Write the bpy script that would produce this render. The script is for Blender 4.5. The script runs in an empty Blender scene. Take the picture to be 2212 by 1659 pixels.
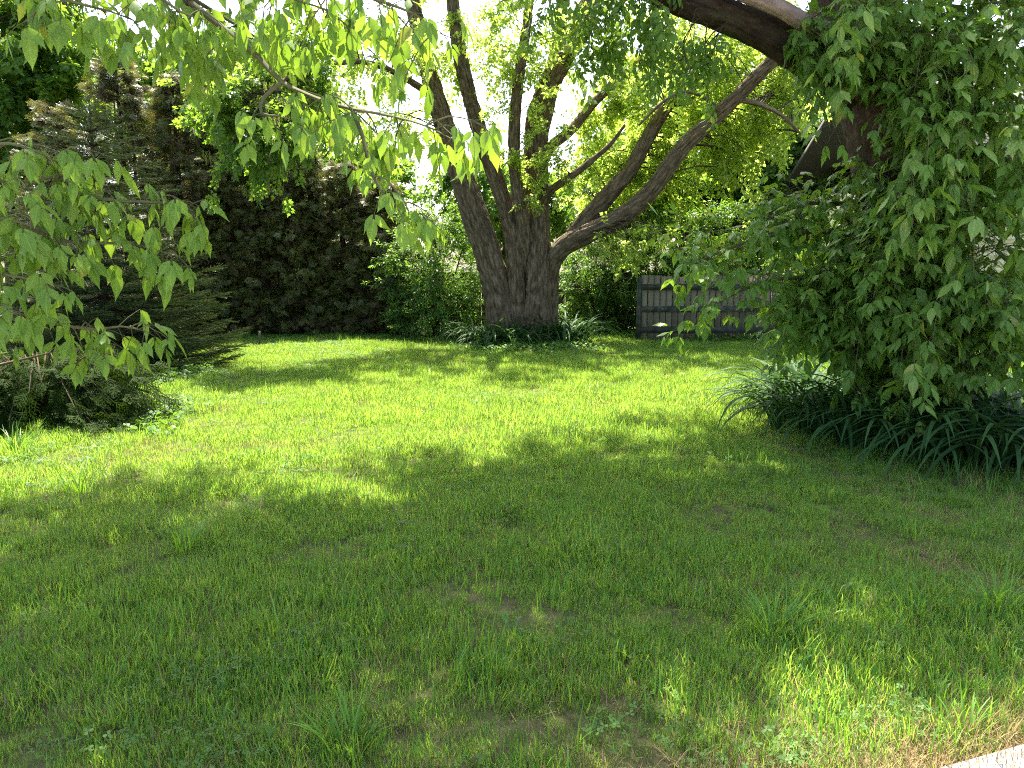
import bpy, math, random
import numpy as np
from mathutils import Vector, Matrix

R = math.radians
rng = np.random.default_rng(7)
random.seed(7)
sc = bpy.context.scene
col = sc.collection

# ------------------------------------------------------------------ camera
CAM_H, PITCH, FW = 1.5, R(9.0), 1702.0          # FW: focal length in units of a 2212 px wide picture
cam_d = bpy.data.cameras.new('camera')
cam = bpy.data.objects.new('camera', cam_d); col.objects.link(cam)
cam.location = (0, 0, CAM_H); cam.rotation_euler = (R(90) - PITCH, 0, 0)
cam_d.sensor_width = 36; cam_d.lens = 36 * FW / 2212; cam_d.clip_end = 2000; cam_d.clip_start = 0.05
sc.camera = cam

# ------------------------------------------------------------------ sky and sun
SUN_EL, SUN_AZ = R(62), R(-14)                    # azimuth measured from +Y (ahead) towards +X
w = bpy.data.worlds.new('World'); sc.world = w; w.use_nodes = True
wn = w.node_tree.nodes; wl = w.node_tree.links
bg = wn.get('Background') or wn.new('ShaderNodeBackground')
sky = wn.new('ShaderNodeTexSky'); sky.sky_type = 'NISHITA'; sky.sun_disc = False
sky.sun_elevation = SUN_EL; sky.sun_rotation = SUN_AZ; sky.altitude = 200
sky.air_density = 0.9; sky.dust_density = 4.0; sky.ozone_density = 0.8
wl.new(sky.outputs[0], bg.inputs[0]); bg.inputs[1].default_value = 0.13
sun_d = bpy.data.lights.new('sun', 'SUN'); sun_d.energy = 5.0; sun_d.angle = R(0.55); sun_d.color = (1, 0.94, 0.8)
sun = bpy.data.objects.new('sun', sun_d); col.objects.link(sun)
SD = Vector((math.sin(SUN_AZ) * math.cos(SUN_EL), math.cos(SUN_AZ) * math.cos(SUN_EL), math.sin(SUN_EL)))
sun.rotation_euler = (-SD).to_track_quat('-Z', 'Y').to_euler(); sun.location = SD * 40
vs = sc.view_settings
vs.view_transform = 'Standard'; vs.look = 'None'; vs.exposure = 2.45; vs.gamma = 1; vs.use_curve_mapping = False
sc.render.engine = 'CYCLES'
cy = sc.cycles
cy.use_denoising = False; cy.use_adaptive_sampling = False; cy.filter_width = 1.1
try: cy.denoiser = 'OPENIMAGEDENOISE'
except Exception: pass
cy.max_bounces = 5; cy.diffuse_bounces = 4; cy.glossy_bounces = 2; cy.transmission_bounces = 4
cy.sample_clamp_indirect = 6; cy.caustics_reflective = False; cy.caustics_refractive = False

# ------------------------------------------------------------------ measuring helpers
cp, sp_ = math.cos(PITCH), math.sin(PITCH)
def at(x, y, Y):
    """world point at depth Y on the sight line through (x, y) of a 2212x1659 picture"""
    a = (x - 1106) / FW; b = (829.5 - y) / FW
    d = np.array([a, cp + b * sp_, -sp_ + b * cp])
    return np.array([0, 0, CAM_H]) + d * (Y / d[1])
def gnd(x, y):
    a = (x - 1106) / FW; b = (829.5 - y) / FW
    d = np.array([a, cp + b * sp_, -sp_ + b * cp])
    return np.array([0, 0, CAM_H]) + d * (CAM_H / -d[2])
def nrm(v):
    v = np.asarray(v, float); return v / (np.linalg.norm(v, axis=-1, keepdims=True) + 1e-9)
def rnd(a, b): return rng.uniform(a, b)

_lat = np.random.default_rng(3).uniform(-1, 1, (64, 256, 256)).astype(np.float32)
def vnoise(u, v, seed=0, pu=256):
    """smooth value noise, periodic in u with period pu cells"""
    L = _lat[seed % 64]
    ui = np.floor(u).astype(int); vi = np.floor(v).astype(int)
    fu = u - ui; fv = v - vi
    fu = fu * fu * (3 - 2 * fu); fv = fv * fv * (3 - 2 * fv)
    g = lambda a, b: L[(a % pu) % 256, b % 256]
    return (g(ui, vi) * (1 - fu) + g(ui + 1, vi) * fu) * (1 - fv) + (g(ui, vi + 1) * (1 - fu) + g(ui + 1, vi + 1) * fu) * fv

# ------------------------------------------------------------------ materials
def mat_new(name):
    m = bpy.data.materials.new(name); m.use_nodes = True
    nt = m.node_tree; nt.nodes.clear()
    out = nt.nodes.new('ShaderNodeOutputMaterial')
    return m, nt, nt.nodes, nt.links, out
def N(nt, typ, **kw):
    n = nt.nodes.new(typ)
    for k, v in kw.items(): setattr(n, k, v)
    return n
def ramp(nt, fac, stops):
    r = nt.nodes.new('ShaderNodeValToRGB')
    el = r.color_ramp.elements
    while len(el) < len(stops): el.new(0.5)
    for e, (p, c) in zip(el, stops):
        e.position = p; e.color = (*c, 1)
    nt.links.new(fac, r.inputs[0]); return r.outputs[0]
def noise_tex(nt, vec, scale, detail=4, rough=0.55):
    n = nt.nodes.new('ShaderNodeTexNoise'); n.inputs['Scale'].default_value = scale
    n.inputs['Detail'].default_value = detail; n.inputs['Roughness'].default_value = rough
    if vec is not None: nt.links.new(vec, n.inputs['Vector'])
    return n.outputs[0]
def math_n(nt, op, a, b=None, c=None):
    n = nt.nodes.new('ShaderNodeMath'); n.operation = op
    for i, x in enumerate((a, b, c)):
        if x is None: continue
        if isinstance(x, (int, float)): n.inputs[i].default_value = x
        else: nt.links.new(x, n.inputs[i])
    return n.outputs[0]
def mixc(nt, fac, a, b, mode='MIX'):
    n = nt.nodes.new('ShaderNodeMix'); n.data_type = 'RGBA'; n.blend_type = mode
    for sock, x in ((n.inputs[0], fac), (n.inputs[6], a), (n.inputs[7], b)):
        if isinstance(x, (int, float)): sock.default_value = x
        elif isinstance(x, tuple): sock.default_value = (*x, 1)
        else: nt.links.new(x, sock)
    return n.outputs[2]

def leaf_mat(name, c0, c1, t0, t1, rough=0.45, tfac=0.45, veins=False, patch=None, spec=0.2, dead=None):
    """leaf: reflective face colour c0..c1 and transmitted colour t0..t1, varied leaf by leaf"""
    m, nt, ns, ls, out = mat_new(name)
    oi = N(nt, 'ShaderNodeObjectInfo'); av = N(nt, 'ShaderNodeAttribute', attribute_name='v')
    geo = N(nt, 'ShaderNodeNewGeometry')
    f = math_n(nt, 'MULTIPLY_ADD', oi.outputs['Random'], 0.45, math_n(nt, 'MULTIPLY', av.outputs['Fac'], 0.55))
    c = mixc(nt, f, c0, c1); t = mixc(nt, f, t0, t1)
    if patch:                                     # patches of drier / lusher growth over the ground
        pn = noise_tex(nt, geo.outputs['Position'], patch[0], 3)
        pf = ramp(nt, pn, [(patch[1], (0, 0, 0)), (patch[2], (1, 1, 1))])
        c = mixc(nt, pf, c, patch[3]); t = mixc(nt, pf, t, patch[4])
    if dead:                                      # a share of dead, straw-coloured blades
        df = math_n(nt, 'GREATER_THAN', av.outputs['Fac'], 0.93)
        c = mixc(nt, df, c, dead[0]); t = mixc(nt, df, t, dead[1])
    if veins:
        uv = N(nt, 'ShaderNodeUVMap'); sx = N(nt, 'ShaderNodeSeparateXYZ'); ls.new(uv.outputs[0], sx.inputs[0])
        ax = math_n(nt, 'ABSOLUTE', math_n(nt, 'SUBTRACT', sx.outputs[1], 0.5))
        mid = math_n(nt, 'LESS_THAN', ax, 0.018)
        sv = math_n(nt, 'SINE', math_n(nt, 'MULTIPLY', math_n(nt, 'SUBTRACT', sx.outputs[0], math_n(nt, 'MULTIPLY', ax, 0.55)), 44.0))
        side = math_n(nt, 'GREATER_THAN', sv, 0.93)
        vf = math_n(nt, 'MAXIMUM', mid, math_n(nt, 'MULTIPLY', side, 0.5))
        vf = math_n(nt, 'MULTIPLY', vf, 0.45)
        c = mixc(nt, vf, c, (c1[0] * 1.7, c1[1] * 1.5, c1[2] * 1.9))
        yf = math_n(nt, 'MULTIPLY', math_n(nt, 'GREATER_THAN', math_n(nt, 'FRACT', math_n(nt, 'MULTIPLY', math_n(nt, 'ADD', oi.outputs['Random'], av.outputs['Fac']), 7.31)), 0.982), 0.7)
        c = mixc(nt, yf, c, (0.3, 0.3, 0.05)); t = mixc(nt, yf, t, (0.45, 0.45, 0.05))      # the odd yellowing leaf
        blo = noise_tex(nt, uv.outputs[0], 5.0, 3)
        c = mixc(nt, math_n(nt, 'MULTIPLY', blo, 0.4), c, (c0[0] * 0.7, c0[1] * 0.75, c0[2] * 0.7))
    p = N(nt, 'ShaderNodeBsdfPrincipled'); p.inputs['Roughness'].default_value = rough
    p.inputs['Specular IOR Level'].default_value = spec
    ls.new(c, p.inputs['Base Color'])
    tr = N(nt, 'ShaderNodeBsdfTranslucent'); ls.new(t, tr.inputs[0])
    mx = N(nt, 'ShaderNodeMixShader'); mx.inputs[0].default_value = tfac
    ls.new(p.outputs[0], mx.inputs[1]); ls.new(tr.outputs[0], mx.inputs[2]); ls.new(mx.outputs[0], out.inputs[0])
    return m

def bark_mat(name, dark, mid, light, su=26, sv=4.0, bump=0.8, moss=None):
    m, nt, ns, ls, out = mat_new(name)
    uv = N(nt, 'ShaderNodeUVMap'); mp = N(nt, 'ShaderNodeMapping'); mp.inputs['Scale'].default_value = (su, sv, 1)
    ls.new(uv.outputs[0], mp.inputs[0])
    n1 = noise_tex(nt, mp.outputs[0], 1.0, 6, 0.6)
    geo = N(nt, 'ShaderNodeNewGeometry')
    n2 = noise_tex(nt, geo.outputs['Position'], 2.2, 4)
    av = N(nt, 'ShaderNodeAttribute', attribute_name='v')
    f = math_n(nt, 'ADD', math_n(nt, 'MULTIPLY', n1, 0.75), math_n(nt, 'MULTIPLY', av.outputs['Fac'], 0.3))
    c = ramp(nt, f, [(0.3, dark), (0.52, mid), (0.75, light)])
    c = mixc(nt, math_n(nt, 'MULTIPLY', n2, 0.5), c, tuple(x * 0.6 for x in mid))
    if moss:
        n3 = noise_tex(nt, geo.outputs['Position'], 5.0, 5)
        c = mixc(nt, ramp(nt, n3, [(0.55, (0, 0, 0)), (0.7, (0.6, 0.6, 0.6))]), c, moss)
    p = N(nt, 'ShaderNodeBsdfPrincipled'); p.inputs['Roughness'].default_value = 0.9; p.inputs['Specular IOR Level'].default_value = 0.15
    ls.new(c, p.inputs['Base Color'])
    b = N(nt, 'ShaderNodeBump'); b.inputs['Strength'].default_value = bump; b.inputs['Distance'].default_value = 0.02
    ls.new(n1, b.inputs['Height']); ls.new(b.outputs[0], p.inputs['Normal'])
    ls.new(p.outputs[0], out.inputs[0]); return m

def wood_mat(name, c0, c1, paint=None, paint_amt=0.5):
    """weathered board: grain along local Z or X (object coordinates), board-to-board tone"""
    m, nt, ns, ls, out = mat_new(name)
    tc = N(nt, 'ShaderNodeTexCoord'); mp = N(nt, 'ShaderNodeMapping'); mp.inputs['Scale'].default_value = (60, 60, 3) if not paint else (3, 60, 60)
    ls.new(tc.outputs['Object'], mp.inputs[0])
    oi = N(nt, 'ShaderNodeObjectInfo')
    g = noise_tex(nt, mp.outputs[0], 1.0, 5)
    f = math_n(nt, 'ADD', math_n(nt, 'MULTIPLY', g, 0.7), math_n(nt, 'MULTIPLY', oi.outputs['Random'], 0.35))
    c = ramp(nt, f, [(0.25, c0), (0.8, c1)])
    if paint:
        n = noise_tex(nt, tc.outputs['Object'], 9, 5)
        c = mixc(nt, ramp(nt, n, [(paint_amt - 0.06, (1, 1, 1)), (paint_amt + 0.08, (0, 0, 0))]), c, paint)
    p = N(nt, 'ShaderNodeBsdfPrincipled'); p.inputs['Roughness'].default_value = 0.85; p.inputs['Specular IOR Level'].default_value = 0.2
    ls.new(c, p.inputs['Base Color'])
    b = N(nt, 'ShaderNodeBump'); b.inputs['Strength'].default_value = 0.5; b.inputs['Distance'].default_value = 0.004
    ls.new(g, b.inputs['Height']); ls.new(b.outputs[0], p.inputs['Normal'])
    ls.new(p.outputs[0], out.inputs[0]); return m

M = {}
M['boxelder'] = leaf_mat('boxelder_leaf', (0.08, 0.165, 0.022), (0.15, 0.235, 0.04), (0.2, 0.36, 0.02), (0.34, 0.48, 0.035), veins=True, tfac=0.42)
M['boxelder_tip'] = leaf_mat('boxelder_lit_leaf', (0.11, 0.21, 0.028), (0.22, 0.31, 0.06), (0.2, 0.36, 0.02), (0.33, 0.46, 0.035), veins=True, tfac=0.34, spec=0.35)  # brighter copy for the nearest leaves: light on them put into the colour
M['boxelder_dark'] = leaf_mat('boxelder_shade_leaf', (0.07, 0.155, 0.02), (0.14, 0.235, 0.04), (0.17, 0.32, 0.02), (0.27, 0.4, 0.03), veins=True, tfac=0.4)  # darker copy for the remaining leaves: shade put into the colour
M['maple_leaf'] = leaf_mat('silver_maple_leaf', (0.09, 0.15, 0.03), (0.14, 0.2, 0.04), (0.48, 0.66, 0.07), (0.68, 0.8, 0.17), tfac=0.63)
M['tree_leaf'] = leaf_mat('broad_tree_leaf', (0.045, 0.11, 0.02), (0.08, 0.15, 0.025), (0.17, 0.33, 0.025), (0.3, 0.45, 0.035), tfac=0.5)
M['shrub_leaf'] = leaf_mat('shrub_leaf', (0.045, 0.105, 0.02), (0.08, 0.15, 0.03), (0.12, 0.26, 0.02), (0.24, 0.4, 0.03), tfac=0.42)
M['cedar'] = leaf_mat('cedar_spray', (0.05, 0.075, 0.015), (0.15, 0.165, 0.042), (0.12, 0.14, 0.02), (0.3, 0.28, 0.06), tfac=0.35, spec=0.5, rough=0.4)
M['cedar_dry'] = leaf_mat('cedar_dry_spray', (0.06, 0.048, 0.019), (0.14, 0.115, 0.045), (0.07, 0.06, 0.02), (0.15, 0.125, 0.04), tfac=0.25, spec=0.3, rough=0.5)
M['cedar_green'] = leaf_mat('green_cedar_spray', (0.012, 0.034, 0.005), (0.034, 0.058, 0.008), (0.03, 0.06, 0.005), (0.06, 0.095, 0.008), tfac=0.3, rough=0.7, spec=0.06)
M['spruce'] = leaf_mat('spruce_needle', (0.02, 0.042, 0.014), (0.13, 0.16, 0.055), (0.03, 0.06, 0.01), (0.08, 0.11, 0.02), tfac=0.15, rough=0.5)
M['lily'] = leaf_mat('daylily_blade', (0.014, 0.048, 0.014), (0.045, 0.095, 0.028), (0.04, 0.11, 0.012), (0.07, 0.15, 0.015), tfac=0.22, rough=0.5, spec=0.07)
GR = (0.6, 0.52, 0.75, (0.09, 0.175, 0.03), (0.3, 0.44, 0.04))
M['grass'] = leaf_mat('grass_blade', (0.022, 0.108, 0.009), (0.11, 0.28, 0.036), (0.13, 0.33, 0.016), (0.52, 0.62, 0.08), tfac=0.48, rough=0.42, spec=0.35, patch=GR, dead=((0.22, 0.17, 0.08), (0.26, 0.2, 0.09)))
M['tallgrass'] = leaf_mat('tall_grass_blade', (0.07, 0.18, 0.022), (0.15, 0.3, 0.05), (0.18, 0.36, 0.015), (0.3, 0.48, 0.03), tfac=0.45, rough=0.45)
M['clover'] = leaf_mat('clover_leaf', (0.05, 0.12, 0.022), (0.08, 0.16, 0.03), (0.13, 0.27, 0.02), (0.22, 0.36, 0.03), tfac=0.35, rough=0.55)
M['straw'] = leaf_mat('dry_straw', (0.2, 0.14, 0.06), (0.36, 0.26, 0.13), (0.12, 0.09, 0.03), (0.2, 0.15, 0.06), tfac=0.25, rough=0.8)
M['weed'] = leaf_mat('weed_leaf', (0.05, 0.12, 0.025), (0.08, 0.16, 0.035), (0.14, 0.3, 0.02), (0.2, 0.36, 0.03), tfac=0.35, veins=True)
M['catkin'] = leaf_mat('seed_cluster', (0.16, 0.19, 0.04), (0.22, 0.25, 0.06), (0.2, 0.26, 0.03), (0.3, 0.36, 0.05), tfac=0.4)
M['bark_maple'] = bark_mat('silver_maple_bark', (0.016, 0.01, 0.005), (0.105, 0.076, 0.046), (0.25, 0.19, 0.125), 30, 5, 1.0)
M['bark_boxelder'] = bark_mat('boxelder_bark', (0.02, 0.013, 0.008), (0.075, 0.05, 0.034), (0.17, 0.12, 0.085), 24, 7, 1.0)
M['bark_dark'] = bark_mat('damp_limb_bark', (0.009, 0.006, 0.004), (0.03, 0.02, 0.012), (0.065, 0.045, 0.028), 24, 8, 1.0, moss=(0.03, 0.04, 0.01))  # darker tone than the trunk bark, with greenish moss patches
M['bark_pale'] = bark_mat('bare_limb_wood', (0.1, 0.065, 0.045), (0.22, 0.15, 0.11), (0.36, 0.27, 0.21), 10, 5, 0.5)
M['twig'] = bark_mat('twig_bark', (0.025, 0.018, 0.011), (0.06, 0.043, 0.028), (0.11, 0.08, 0.052), 40, 10, 0.4)
M['greentwig'] = bark_mat('green_shoot', (0.05, 0.055, 0.022), (0.1, 0.1, 0.045), (0.17, 0.16, 0.08), 40, 10, 0.2)
M['board'] = wood_mat('weathered_board', (0.09, 0.077, 0.048), (0.235, 0.2, 0.13))
M['rail'] = wood_mat('green_painted_rail', (0.05, 0.042, 0.032), (0.13, 0.11, 0.085), paint=(0.03, 0.045, 0.033), paint_amt=0.52)
M['darkboard'] = wood_mat('dark_fence_board', (0.03, 0.022, 0.016), (0.075, 0.055, 0.04))
M['greywood'] = wood_mat('grey_stake_wood', (0.06, 0.05, 0.04), (0.15, 0.13, 0.1))
M['teal'] = wood_mat('teal_paint_wood', (0.1, 0.13, 0.12), (0.16, 0.2, 0.18), paint=(0.07, 0.16, 0.14), paint_amt=0.7)
def plain(name, c0, c1, scale, rough, bump=0.0):
    m, nt, ns, ls, out = mat_new(name)
    geo = N(nt, 'ShaderNodeNewGeometry'); n = noise_tex(nt, geo.outputs['Position'], scale, 6)
    p = N(nt, 'ShaderNodeBsdfPrincipled'); p.inputs['Roughness'].default_value = rough; p.inputs['Specular IOR Level'].default_value = 0.25
    ls.new(ramp(nt, n, [(0.35, c0), (0.65, c1)]), p.inputs['Base Color'])
    if bump:
        b = N(nt, 'ShaderNodeBump'); b.inputs['Strength'].default_value = 0.6; b.inputs['Distance'].default_value = bump
        ls.new(n, b.inputs['Height']); ls.new(b.outputs[0], p.inputs['Normal'])
    ls.new(p.outputs[0], out.inputs[0]); return m
M['soil'] = plain('lawn_soil', (0.03, 0.032, 0.01), (0.085, 0.08, 0.03), 9, 0.95, 0.02)
M['concrete'] = plain('path_concrete', (0.42, 0.4, 0.36), (0.56, 0.53, 0.48), 14, 0.9, 0.003)
M['siding'] = plain('cream_siding', (0.62, 0.57, 0.36), (0.68, 0.63, 0.41), 3, 0.6)
M['shingle'] = plain('roof_shingle', (0.06, 0.055, 0.05), (0.12, 0.11, 0.1), 25, 0.9, 0.01)
M['trim'] = plain('white_trim', (0.7, 0.69, 0.66), (0.76, 0.75, 0.72), 4, 0.5)

# ------------------------------------------------------------------ mesh helpers
class MB:
    """collects vertices and faces (with a per-face tone v and uv) for ONE mesh"""
    def __init__(s): s.V = []; s.F3 = []; s.F4 = []; s.v3 = []; s.v4 = []; s.UV = []; s.n = 0
    def add(s, verts, tris=None, quads=None, v=0.5, uv=None):
        verts = np.asarray(verts, np.float32).reshape(-1, 3); k = len(verts)
        s.V.append(verts); s.UV.append(np.zeros((k, 2), np.float32) if uv is None else np.asarray(uv, np.float32))
        if tris is not None and len(tris):
            t = np.asarray(tris, np.int64).reshape(-1, 3) + s.n; s.F3.append(t); s.v3.append(np.broadcast_to(np.asarray(v, np.float32), (len(t),)).copy())
        if quads is not None and len(quads):
            q = np.asarray(quads, np.int64).reshape(-1, 4) + s.n; s.F4.append(q); s.v4.append(np.broadcast_to(np.asarray(v, np.float32), (len(q),)).copy())
        s.n += k
    def mesh(s, name, mat, smooth=True):
        me = bpy.data.meshes.new(name)
        V = np.concatenate(s.V) if s.V else np.zeros((0, 3), np.float32)
        UV = np.concatenate(s.UV) if s.UV else np.zeros((0, 2), np.float32)
        T = np.concatenate(s.F3) if s.F3 else np.zeros((0, 3), np.int64)
        Q = np.concatenate(s.F4) if s.F4 else np.zeros((0, 4), np.int64)
        loops = np.concatenate([T.ravel(), Q.ravel()]).astype(np.int32)
        ls_ = np.concatenate([np.arange(len(T)) * 3, len(T) * 3 + np.arange(len(Q)) * 4]).astype(np.int32)
        me.vertices.add(len(V)); me.vertices.foreach_set('co', V.ravel())
        me.loops.add(len(loops)); me.loops.foreach_set('vertex_index', loops)
        me.polygons.add(len(ls_)); me.polygons.foreach_set('loop_start', ls_)
        if smooth: me.polygons.foreach_set('use_smooth', np.ones(len(ls_), bool))
        me.update(calc_edges=True)
        ul = me.uv_layers.new(name='UVMap'); ul.data.foreach_set('uv', UV[loops].ravel())
        fv = np.concatenate((s.v3 or [np.zeros(0, np.float32)]) + (s.v4 or [np.zeros(0, np.float32)]))
        at_ = me.attributes.new('v', 'FLOAT', 'FACE'); at_.data.foreach_set('value', fv.astype(np.float32))
        me.materials.append(M[mat]); me.validate()
        return me
def obj(name, data, parent=None, kind=None, label=None):
    o = bpy.data.objects.new(name, data); col.objects.link(o)
    if parent is not None: o.parent = parent
    if kind: o['kind'] = kind
    if label: o['label'] = label
    return o
def thing(name, label, cat, loc=(0, 0, 0), rz=0, group=None):
    o = bpy.data.objects.new(name, None); col.objects.link(o)
    o.location = tuple(float(c) for c in loc); o.rotation_euler = (0, 0, rz)
    o.empty_display_size = 0.2
    return tag(o, label, cat, group)
def tag(o, label, cat, group=None):
    o['label'] = label; o['category'] = cat
    if group: o['group'] = group
    return o

def spline(pts, rad, step):
    """Catmull-Rom through the points, resampled about every `step` metres"""
    P = np.asarray(pts, float); r = np.asarray(rad, float)
    Pe = np.vstack([2 * P[0] - P[1], P, 2 * P[-1] - P[-2]]); out = []; ro = []
    for i in range(len(P) - 1):
        p0, p1, p2, p3 = Pe[i:i + 4]; k = max(2, int(np.linalg.norm(p2 - p1) / step))
        t = np.arange(k)[:, None] / k
        out.append(0.5 * (2 * p1 + (p2 - p0) * t + (2 * p0 - 5 * p1 + 4 * p2 - p3) * t ** 2 + (3 * p1 - p0 - 3 * p2 + p3) * t ** 3))
        ro.append(r[i] + (r[i + 1] - r[i]) * t[:, 0])
    out.append(P[-1:]); ro.append(r[-1:])
    return np.vstack(out), np.concatenate(ro)
def tube(mb, pts, rad, seg=8, ridge=0.0, step=0.1, seed=0, cells=14, lump=0.0, v=0.5, cap=True):
    C, r = spline(pts, rad, step) if step else (np.asarray(pts, float), np.asarray(rad, float))
    n = len(C); T = nrm(np.gradient(C, axis=0))
    a = np.array([1.0, 0, 0]) if abs(T[0][0]) < 0.8 else np.array([0, 1.0, 0])
    u = nrm(np.cross(T[0], a)); U = [u]
    for i in range(1, n):
        u = U[-1] - T[i] * np.dot(U[-1], T[i]); U.append(nrm(u))
    U = np.array(U); W = np.cross(T, U)
    th = np.linspace(0, 2 * math.pi, seg + 1)
    ln = np.concatenate([[0], np.cumsum(np.linalg.norm(np.diff(C, axis=0), axis=1))])
    g = np.ones((n, seg + 1))
    if ridge or lump:
        tt, ll = np.meshgrid(th[:-1] / (2 * math.pi), ln)
        d = lump * vnoise(tt * 4, ll * 1.3, seed, 4)
        if ridge:
            wob = 0.6 * vnoise(tt * 6, ll * 2.5, seed + 1, 6)
            a1 = np.abs(vnoise(tt * cells + wob, ll * 4.5, seed + 2, cells))
            a2 = np.abs(vnoise(tt * cells * 2 + wob, ll * 13, seed + 3, cells * 2))
            d = d + ridge * (1.5 * np.minimum(a1, 0.5) + 0.9 * np.minimum(a2, 0.5) - 0.6) / np.maximum(r[:, None], 0.02)
        g[:, :-1] = 1 + d; g[:, -1] = g[:, 0]
    X = C[:, None] + (np.cos(th)[None, :, None] * U[:, None] + np.sin(th)[None, :, None] * W[:, None]) * (r[:, None] * g)[:, :, None]
    uv = np.stack(np.broadcast_arrays(th[None] * np.maximum(r.mean(), 0.01), ln[:, None]), -1)
    i = np.arange(n - 1)[:, None] * (seg + 1); j = np.arange(seg)[None]
    q = np.stack([i + j, i + j + 1, i + j + seg + 2, i + j + seg + 1], -1).reshape(-1, 4)
    tone = v
    if ridge:
        gg = (g[:-1, :-1] - 1) * np.maximum(r[:-1, None], 0.02) / max(ridge, 1e-4)
        tone = np.clip(0.5 + 0.5 * gg, 0, 1).ravel()
    mb.add(X.reshape(-1, 3), quads=q, v=tone, uv=uv.reshape(-1, 2))
    if cap:
        k = (n - 1) * (seg + 1)
        end = np.vstack([X[-1, :-1], C[-1] + T[-1] * r[-1] * 0.4])
        mb.add(end, tris=[[a_, (a_ + 1) % seg, seg] for a_ in range(seg)], v=0.5)
    return C, r
def box(mb, lo, hi, v=0.5, jit=0.0, bev=0.0):
    lo = np.array(lo, float); hi = np.array(hi, float)
    b = bev
    c = np.array([[lo[0], lo[1], lo[2]], [hi[0], lo[1], lo[2]], [hi[0], hi[1], lo[2]], [lo[0], hi[1], lo[2]],
                  [lo[0], lo[1], hi[2]], [hi[0], lo[1], hi[2]], [hi[0], hi[1], hi[2]], [lo[0], hi[1], hi[2]]])
    c += rng.uniform(-jit, jit, c.shape)
    mb.add(c, quads=[[0, 3, 2, 1], [4, 5, 6, 7], [0, 1, 5, 4], [1, 2, 6, 5], [2, 3, 7, 6], [3, 0, 4, 7]], v=v)

# ------------------------------------------------------------------ leaf templates (length 1 along +X, side Y, normal +Z)
def leaflet_tpl(lobed=0, bend=0.25, fold=0.18, twist=0.0):
    """ovate toothed leaflet: midrib row and two margin rows"""
    t = np.array([0.0, 0.08, 0.2, 0.34, 0.46, 0.5, 0.62, 0.67, 0.8, 0.9, 1.0])
    h = 0.64 * np.array([0.0, 0.1, 0.21, 0.29, 0.315, 0.31, 0.275, 0.238, 0.138, 0.056, 0.0])
    if lobed: h = 0.68 * np.array([0.0, 0.1, 0.2, 0.29, 0.385, 0.3, 0.3, 0.22, 0.125, 0.05, 0.0])
    hl = h * (1.0 if lobed < 2 else 0.85); hr = h * 1.0
    sag = -bend * t ** 2
    mid = np.stack([t, 0 * t, sag], -1)
    lf = np.stack([t - 0.02, hl, sag + hl * fold - hl ** 2 * 0.25], -1); rt = np.stack([t - 0.02, -hr, sag + hr * fold - hr ** 2 * 0.25], -1)
    V = np.vstack([mid, lf, rt]); n = len(t); q = []; tr = []
    for i in range(n - 1):
        a, b = i, i + 1
        for k in (1, 2):
            c, d = k * n + i, k * n + i + 1
            if i == 0: tr.append([a, b, d] if k == 1 else [a, d, b])
            elif i == n - 2: tr.append([a, b, c] if k == 1 else [a, c, b])
            else: q.append([a, b, d, c] if k == 1 else [a, c, d, b])
    if twist:
        a = V[:, 0] * twist; y, z = V[:, 1].copy(), V[:, 2].copy()
        V[:, 1] = y * np.cos(a) - z * np.sin(a); V[:, 2] = y * np.sin(a) + z * np.cos(a)
    uv = np.stack([V[:, 0], 0.5 + np.concatenate([0 * t, hl, -hr])], -1)
    return V, np.array(tr), np.array(q), uv
LEAFLETS = [leaflet_tpl(0, 0.12, 0.2), leaflet_tpl(1, 0.1, 0.25, 0.3), leaflet_tpl(0, 0.25, 0.12, -0.35), leaflet_tpl(1, 0.18, 0.15, 0.1), leaflet_tpl(2, 0.06, 0.32, -0.2), leaflet_tpl(0, 0.3, 0.28, 0.4), leaflet_tpl(0, 0.45, 0.4, 0.7), leaflet_tpl(1, -0.1, 0.1, -0.6), leaflet_tpl(2, 0.22, -0.08, 0.5)]
def simple_leaf(ratio=0.42, bend=0.2, fold=0.15):
    V = np.array([[0, 0, 0], [0.3, ratio * 0.5, 0], [0.62, ratio * 0.46, 0], [1, 0, 0], [0.62, -ratio * 0.46, 0], [0.3, -ratio * 0.5, 0], [0.45, 0, 0]], float)
    V[:, 2] = -bend * V[:, 0] ** 2 + np.abs(V[:, 1]) * fold
    return V, np.array([[0, 6, 1], [1, 6, 2], [2, 6, 3], [3, 6, 4], [4, 6, 5], [5, 6, 0]]), None, None
def maple_leaf():
    P = [(0, 0), (-0.06, 0.12), (0.1, 0.3), (0.02, 0.48), (0.3, 0.36), (0.42, 0.55), (0.5, 0.3), (0.42, 0.14), (0.68, 0.2), (1, 0)]
    o = np.array(P + [(x, -y) for x, y in P[-2:0:-1]])
    V = np.zeros((len(o) + 1, 3)); V[:-1, :2] = o; V[-1] = (0.28, 0, 0)
    V[:, 2] = -0.25 * (V[:, 0] - 0.25) ** 2 - 0.3 * V[:, 1] ** 2
    k = len(o)
    return V, np.array([[i, k, (i + 1) % k] for i in range(k)])[:, ::-1], None, None
SIMPLE = [simple_leaf(), simple_leaf(0.5, 0.35, 0.25), simple_leaf(0.36, 0.1, 0.3)]
MAPLE = [maple_leaf()]
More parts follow.
